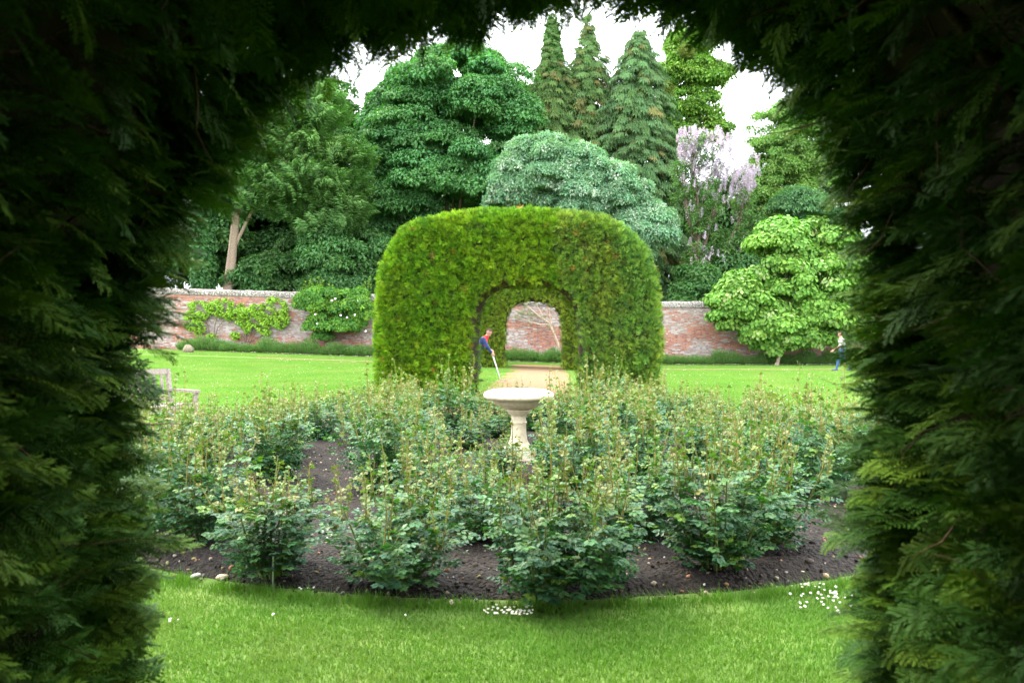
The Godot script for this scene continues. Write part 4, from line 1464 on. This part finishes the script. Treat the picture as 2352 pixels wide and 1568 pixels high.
func build_furniture() -> void:
	var p := Vector3(bed.x + 0.02, 0.05, -9.45)
	var o := thing("birdbath", "cream stone birdbath on a turned pedestal amid the roses", "birdbath", p)
	var g := Shape.new()
	g.lathe([Vector2(0.001, 0.735), Vector2(0.17, 0.745), Vector2(0.255, 0.78), Vector2(0.27, 0.815), Vector2(0.29, 0.836), Vector2(0.33, 0.842), Vector2(0.375, 0.832), Vector2(0.41, 0.812), Vector2(0.424, 0.785), Vector2(0.418, 0.757), Vector2(0.395, 0.738), Vector2(0.36, 0.728), Vector2(0.335, 0.722), Vector2(0.3, 0.69), Vector2(0.255, 0.655), Vector2(0.205, 0.63), Vector2(0.165, 0.618), Vector2(0.001, 0.616)], 56, Color.WHITE)
	part(o, "bowl", g.done(true), M.stone)
	g = Shape.new()
	g.lathe([Vector2(0.001, 0.616), Vector2(0.16, 0.614), Vector2(0.165, 0.6), Vector2(0.15, 0.588), Vector2(0.135, 0.575), Vector2(0.125, 0.556), Vector2(0.098, 0.54), Vector2(0.088, 0.52), Vector2(0.087, 0.47), Vector2(0.1, 0.462), Vector2(0.102, 0.446), Vector2(0.09, 0.438), Vector2(0.09, 0.38), Vector2(0.096, 0.3), Vector2(0.11, 0.23), Vector2(0.13, 0.19), Vector2(0.165, 0.165), Vector2(0.18, 0.15), Vector2(0.18, 0.12), Vector2(0.001, 0.12)], 40, Color.WHITE)
	part(o, "pedestal", g.done(true), M.stone)
	var plinth := BoxMesh.new()
	plinth.size = Vector3(0.4, 0.14, 0.4)
	var pl := part(o, "plinth", plinth, M.stone)
	pl.position.y = 0.05
	# bench
	p = on_ground(418, 986)
	o = thing("garden_bench", "weathered grey wooden garden bench beyond the rose bed", "bench", p)
	# built with its far end at the origin: x is the seat's depth (front towards +x), z its length (towards the camera)
	var slab := func(called: String, at_: Vector3, size: Vector3, lean := 0.0, on: Node3D = null) -> MeshInstance3D:
		var b := BoxMesh.new()
		b.size = size
		var q := part(on if on else o, called, b, M.teak)
		var placed := Transform3D(Basis(Vector3.BACK, lean), at_)
		q.transform = on.transform.affine_inverse() * placed if on else placed
		return q
	var long := 1.5
	for e in [0.0, long]:
		slab.call("leg", Vector3(0.29, 0.31, e), Vector3(0.065, 0.62, 0.065))
		slab.call("leg", Vector3(-0.27, 0.5, e), Vector3(0.06, 1.0, 0.065), 0.12)
		slab.call("armrest", Vector3(0.03, 0.645, e), Vector3(0.66, 0.04, 0.085), -0.03)
		slab.call("side_rail", Vector3(0.02, 0.38, e), Vector3(0.5, 0.075, 0.04))
	var front: MeshInstance3D = slab.call("seat_rail", Vector3(0.285, 0.385, long * 0.5), Vector3(0.03, 0.075, long - 0.07))
	for k in 5: slab.call("seat_slat", Vector3(-0.17 + 0.105 * k, 0.436, long * 0.5), Vector3(0.085, 0.025, long - 0.07), 0.0, front)
	var top: MeshInstance3D = slab.call("top_rail", Vector3(-0.325, 0.955, long * 0.5), Vector3(0.045, 0.09, long - 0.07), 0.12)
	slab.call("lower_rail", Vector3(-0.265, 0.51, long * 0.5), Vector3(0.04, 0.06, long - 0.07), 0.12)
	for k in 9: slab.call("back_slat", Vector3(-0.295, 0.73, 0.14 + (long - 0.28) * k / 8.0), Vector3(0.02, 0.4, 0.05), 0.12, top)
	o.rotation.y = deg_to_rad(-22)
	# plant label
	p = on_ground(626, 1360)
	o = thing("plant_label", "slim metal plant label standing at the edge of the bed", "plant label", p)
	g = Shape.new()
	g.tube([Vector3(0, -0.08, 0), Vector3(0.004, 0.22, 0)], [0.0055, 0.0055], 8, Color.WHITE)
	part(o, "stake", g.done(true), M.steel)
	g = Shape.new()
	g.box(Vector3(0.004, 0.245, 0.004), Vector3(0.085, 0.05, 0.004), Basis(Vector3.RIGHT, -0.5), Color.WHITE)
	part(o, "plate", g.done(), M.dark_plate)
	# larger flints along the edge of the bed
	var k := 0
	for q in [[510, 1332, 0.05, "long pale flint lying across the bed edge"], [448, 1330, 0.045, "whitish flint beside the long pale flint"], [1038, 1392, 0.04, "pale rounded stone at the grass edge below the central roses"], [1555, 1300, 0.035, "pale flint under the tall rose canes"], [1840, 1325, 0.05, "buff stone near the daisies at the bed edge"], [820, 1310, 0.035, "round pale stone between two rose bushes"]]:
		var f := thing("flint", q[3], "stone", on_ground(q[0], q[1]) + Vector3(0, 0.02, 0), "larger stones on the bed")
		var m := part(f, "stone_body", M.pebble, plain(Color(0.45, 0.42, 0.38) if k % 2 else Color(0.5, 0.4, 0.28), 0.85))
		m.scale = Vector3(1.3, 0.9, 0.9) * q[2]
		m.rotation = Vector3(0.3 * k, 0.9 * k, 0)
		k += 1

# ---------------------------------------------------------------- people

func build_people() -> void:
	var flesh := Color(0.42, 0.22, 0.165)
	# gardener stooping over long-handled shears, half hidden by the arch
	var b := Vector3(-1.79, 0, -25.6)
	b.y = gh(b.x, b.z)
	var o := thing("person", "person in a navy top with red front stooping over long-handled shears", "person", b, "")
	var navy := Color(0.025, 0.04, 0.13)
	var red := Color(0.5, 0.03, 0.04)
	var grey := Color(0.06, 0.06, 0.08)
	var g := Shape.new()
	var hip := Vector3(-0.2, 0.93, 0)
	var chest := Vector3(-0.02, 1.3, 0.02)
	var neck := Vector3(0.13, 1.47, 0.05)
	var head := Vector3(0.215, 1.6, 0.09)
	skin(g, [
		[hip + Vector3(0, 0, 0.08), hip + Vector3(0, 0, -0.08), 0.125, 0.125, grey], [hip + Vector3(0.02, 0.12, 0), chest, 0.135, 0.145, navy],
		[chest + Vector3(0.02, 0.05, 0.13), chest + Vector3(0.02, 0.05, -0.13), 0.085, 0.085, navy], [chest + Vector3(0.05, 0.08, 0), neck, 0.09, 0.055, red], [neck + Vector3(0.0, -0.02, 0.04), chest + Vector3(0.1, -0.1, 0.09), 0.05, 0.055, red], [neck, head, 0.055, 0.055, flesh],
		[chest + Vector3(0.05, 0.08, 0.17), Vector3(0.15, 1.14, 0.2), 0.068, 0.052, navy], [Vector3(0.15, 1.14, 0.2), Vector3(0.285, 0.96, 0.15), 0.052, 0.04, navy],
		[chest + Vector3(0.05, 0.08, -0.17), Vector3(0.12, 1.1, -0.22), 0.068, 0.052, navy], [Vector3(0.12, 1.1, -0.22), Vector3(0.22, 1.05, -0.06), 0.052, 0.04, navy],
		[hip + Vector3(0, -0.04, 0.1), Vector3(-0.12, 0.5, 0.12), 0.1, 0.066, grey], [Vector3(-0.12, 0.5, 0.12), Vector3(-0.19, 0.09, 0.12), 0.066, 0.045, grey],
		[hip + Vector3(0, -0.04, -0.1), Vector3(-0.18, 0.5, -0.14), 0.1, 0.066, grey], [Vector3(-0.18, 0.5, -0.14), Vector3(-0.34, 0.09, -0.14), 0.066, 0.045, grey],
		[Vector3(-0.21, 0.045, 0.12), Vector3(-0.01, 0.035, 0.14), 0.045, 0.04, Color(0.03, 0.025, 0.02)], [Vector3(-0.36, 0.045, -0.14), Vector3(-0.16, 0.035, -0.15), 0.045, 0.04, Color(0.03, 0.025, 0.02)],
	], 0.02, 0.05)
	var face := Vector3(-0.15, -0.5, 0.85).normalized()
	skin(g, head_bones(head, face, Vector3.UP, flesh), 0.008, 0.02)
	skin(g, hand_bones(Vector3(0.285, 0.96, 0.15), Vector3(0.6, -0.72, -0.1).normalized(), Vector3(-0.2, -0.3, -0.9).normalized(), flesh, 0.75), 0.005, 0.008)
	skin(g, hand_bones(Vector3(0.22, 1.05, -0.06), Vector3(0.7, -0.3, 0.5).normalized(), Vector3(0.2, -0.85, 0.2).normalized(), flesh, 0.75), 0.005, 0.008)
	part(o, "body", g.done(true), M.tinted)
	part(o, "hair", hair_mesh(head, face, Vector3.UP, Color(0.1, 0.075, 0.05), 901), M.tinted)
	# shears
	var s0 := Vector3(0.26, 0.99, 0.1)
	var s1 := Vector3(0.56, 0.09, 0.02)
	var sh := thing("long_shears", "long-handled pale metal shears held by the stooping person", "shears", b)
	for k in 2:
		var h := Shape.new()
		var e := Vector3(0.02, 0.03, -0.14) * k
		h.tube([s0 + e, s0.lerp(s1, 0.5) + e * 0.6, s1], [0.013, 0.013, 0.012], 8, Color.WHITE)
		part(sh, "handle", h.done(true), M.steel)
		h = Shape.new()
		h.box(s1 + Vector3(0.1, -0.05, 0.012 * k), Vector3(0.24, 0.035, 0.006), Basis(Vector3.FORWARD, 0.12 - 0.2 * k), Color.WHITE)
		part(sh, "blade", h.done(), M.steel)
	# walker on the far lawn
	b = on_ground(1936, 852)
	o = thing("person", "person in a pale top and blue jeans walking by the wall", "person", b, "")
	var white := Color(0.42, 0.4, 0.36)
	var jeans := Color(0.035, 0.08, 0.16)
	g = Shape.new()
	hip = Vector3(0.0, 0.94, 0)
	chest = Vector3(-0.05, 1.32, 0)
	neck = Vector3(-0.08, 1.5, 0)
	head = Vector3(-0.1, 1.66, 0)
	skin(g, [
		[hip + Vector3(0, 0, 0.08), hip + Vector3(0, 0, -0.08), 0.125, 0.125, jeans], [hip + Vector3(0, 0.13, 0), chest, 0.13, 0.145, white], [chest + Vector3(0, 0.06, 0.14), chest + Vector3(0, 0.06, -0.14), 0.08, 0.08, white],
		[chest + Vector3(0, 0.1, 0), neck, 0.085, 0.055, white], [neck, head, 0.055, 0.055, flesh],
		[chest + Vector3(0, 0.08, 0.18), Vector3(-0.24, 1.1, 0.22), 0.064, 0.05, white], [Vector3(-0.24, 1.1, 0.22), Vector3(-0.45, 0.95, 0.18), 0.046, 0.032, flesh],
		[chest + Vector3(0, 0.08, -0.18), Vector3(0.1, 1.08, -0.22), 0.064, 0.05, white], [Vector3(0.1, 1.08, -0.22), Vector3(0.16, 0.85, -0.2), 0.046, 0.032, flesh],
		[hip + Vector3(0, -0.04, 0.09), Vector3(-0.22, 0.52, 0.1), 0.1, 0.068, jeans], [Vector3(-0.22, 0.52, 0.1), Vector3(-0.31, 0.1, 0.1), 0.068, 0.045, jeans],
		[hip + Vector3(0, -0.04, -0.09), Vector3(0.12, 0.52, -0.1), 0.1, 0.068, jeans], [Vector3(0.12, 0.52, -0.1), Vector3(0.38, 0.14, -0.1), 0.068, 0.045, jeans],
		[Vector3(-0.3, 0.05, 0.1), Vector3(-0.5, 0.045, 0.1), 0.045, 0.038, Color(0.05, 0.06, 0.1)], [Vector3(0.4, 0.1, -0.1), Vector3(0.24, 0.035, -0.1), 0.045, 0.038, Color(0.05, 0.06, 0.1)],
	], 0.02, 0.05)
	skin(g, head_bones(head, Vector3(-1, -0.08, 0.1).normalized(), Vector3.UP, flesh), 0.008, 0.02)
	skin(g, hand_bones(Vector3(-0.45, 0.95, 0.18), Vector3(-0.85, -0.5, 0).normalized(), Vector3(0, -0.2, -1).normalized(), flesh, 0.35), 0.005, 0.008)
	skin(g, hand_bones(Vector3(0.16, 0.85, -0.2), Vector3(0.2, -1, 0).normalized(), Vector3(-0.3, 0, 1).normalized(), flesh, 0.35), 0.005, 0.008)
	part(o, "body", g.done(true), M.tinted)
	part(o, "hair", hair_mesh(head, Vector3(-1, -0.08, 0.1).normalized(), Vector3.UP, Color(0.12, 0.09, 0.06), 902), M.tinted)

# ---------------------------------------------------------------- grass and daisies

func grass_tile(side: float, n: int, h0: float, h1: float, w: float, s: int) -> ArrayMesh:
	rng.seed = s
	var g := Shape.new()
	for k in n:
		var p := Vector3(rng.randfn(0, 0.5) * side, -0.004, rng.randfn(0, 0.5) * side)
		var a := rng.randf() * TAU
		var lean := Vector3(cos(a), 0, sin(a)) * rng.randf_range(0.2, 0.9)
		var h := rng.randf_range(h0, h1)
		var x := Vector3(-sin(a + 1.0), 0, cos(a + 1.0)) * w * 0.5
		var col := tint(Color(1, 1, 1), 0.25)
		if rng.randf() < 0.07: col = Color(1.9, 1.25, 1.5)
		var m := p + Vector3(0, h * 0.6, 0) + lean * h * 0.3
		var t := p + Vector3(0, h, 0) + lean * h
		var i := g.v.size()
		g.v.append(p + x); g.v.append(m + x * 0.8); g.v.append(t); g.v.append(m - x * 0.8); g.v.append(p - x)
		for c in 5: g.c.append(col)
		for c in [0, 1, 3, 0, 3, 4, 1, 2, 3]: g.ix.append(i + c)
	return g.done()

func lawn_color(x: float, z: float) -> Color:
	var n := bumps.get_noise_2d(x * 0.9, z * 0.9) + 0.5 * bumps.get_noise_2d(x * 4.0, z * 4.0)
	return Color(0.125, 0.255, 0.042).lerp(Color(0.2, 0.27, 0.075), clampf(0.3 + n * 1.1, 0, 1))

func on_gravel(x: float, z: float) -> bool:
	if z > -37.9 and z < -36.6: return true
	if absf(x + 0.15) < 1.3 and z < -14 and z > -39.5: return true
	var r := Vector2(x - bed.x, z - bed.z).length()
	if r > 5.3 and r < 7.35 and z < -8.4: return true
	return absf(x) > 6 and z < -10.2 and z > -12.2

func build_grass() -> void:
	var im := Copies3D.new()
	rng.seed = 950
	for i in 44:
		for k in 40:
			var x := -3.5 + i * 0.16
			var z := -2.3 - k * 0.16
			var q := Vector2(x + rng.randf_range(-0.05, 0.05), z + rng.randf_range(-0.05, 0.05))
			if Vector2(q.x - bed.x, q.y - bed.z).length() < bed_r + 0.16: continue
			var b := Basis(Vector3.UP, rng.randf() * TAU)
			im.put(b.x, b.y * rng.randf_range(0.8, 1.15), b.z, Vector3(q.x, 0, q.y), tint(lawn_color(q.x, q.y), 0.08))
	tag(mass(self, "grass", im, grass_tile(0.22, 300, 0.018, 0.042, 0.0055, 951), M.grass), "short bright green grass of the lawn before the rose bed", "grass")
	# longer blades along the edge of the bed
	im = Copies3D.new()
	for k in 420:
		var a := deg_to_rad(rng.randf_range(30, 150))
		var r := bed_r + rng.randf_range(0.0, 0.07)
		var b := Basis(Vector3.UP, rng.randf() * TAU)
		im.put(b.x, b.y * rng.randf_range(0.7, 1.5), b.z, bed + Vector3(cos(a) * r, 0, sin(a) * r), tint(Color(0.11, 0.23, 0.03), 0.12))
	tag(mass(self, "edge_grass", im, grass_tile(0.09, 34, 0.03, 0.075, 0.004, 952), M.grass), "longer grass blades fringing the curved edge of the bed", "grass")
	im = Copies3D.new()
	for k in 106 * 85:
		var z := -8.5 - 0.4 * (k / 106) + rng.randf_range(-0.12, 0.12)
		var x := -21.0 + 0.4 * (k % 106) + rng.randf_range(-0.12, 0.12)
		if absf(x) > -z * 0.68 or on_gravel(x, z): continue
		if Vector2(x - bed.x, z - bed.z).length() < bed_r + 0.3: continue
		var b := Basis(Vector3.UP, rng.randf() * TAU)
		im.put(b.x, b.y * rng.randf_range(0.7, 1.1), b.z, Vector3(x, gh(x, z), z), tint(lawn_color(x, z), 0.1))
	tag(mass(self, "far_grass", im, grass_tile(0.6, 420, 0.02, 0.045, 0.011, 953), M.grass), "mown green grass of the lawns around the clipped yew arches", "grass")
	# daisies
	var g := Shape.new()
	rng.seed = 960
	for k in 10:
		var a := TAU * k / 10
		g.leaf(Vector3(cos(a), 0, sin(a)) * 0.1, Vector3(cos(a), 0.25, sin(a)).normalized(), Vector3(-sin(a), 0, cos(a)), Vector3.UP, 0.42, 0.26, Color(0.82, 0.82, 0.8))
	g.lathe([Vector2(0.17, 0.05), Vector2(0.1, 0.14), Vector2(0.001, 0.16)], 7, Color(0.6, 0.42, 0.03))
	g.tube([Vector3(0, -1.6, 0), Vector3.ZERO], [0.04, 0.04], 3, Color(0.1, 0.2, 0.03))
	im = Copies3D.new()
	var put_daisy := func(p: Vector3, s: float) -> void:
		var y := (Vector3.UP + Vector3(0, 0, 0.35) + rv() * 0.3).normalized()
		var x := y.cross(rv()).normalized()
		im.put(x * s, y * s, x.cross(y) * s, p, Color.WHITE)
	for q in [[1165, 1418, 60, 12, 34], [1195, 1425, 40, 8, 16], [1875, 1385, 60, 30, 40], [1935, 1400, 30, 25, 20], [390, 1445, 20, 10, 3], [630, 1428, 3, 2, 1], [930, 1430, 3, 2, 1], [700, 1370, 30, 5, 4]]:
		for k in q[4]:
			var p := on_ground(q[0] + rng.randf_range(-1, 1) * q[2], q[1] + rng.randf_range(-1, 1) * q[3])
			put_daisy.call(p + Vector3(0, 0.045, 0), rng.randf_range(0.011, 0.019))
	for k in 2600:
		var z := -16.0 - 26.5 * rng.randf()
		var x := rng.randf_range(-0.62, 0.62) * -z
		if on_gravel(x, z) or bumps.get_noise_2d(x * 0.7 + 50.0, z * 0.7) < 0.02: continue
		put_daisy.call(Vector3(x, gh(x, z) + 0.05, z), rng.randf_range(0.018, 0.032))
	for k in 500:
		var x := rng.randf_range(-17, 17)
		put_daisy.call(Vector3(x, gh(x, -42.6) + 0.06, -42.6 + rng.randf_range(-0.2, 0.25)), rng.randf_range(0.02, 0.04))
	tag(mass(self, "daisies", im, g.done(), M.petal), "tiny white daisies dotted over the lawns", "daisies")
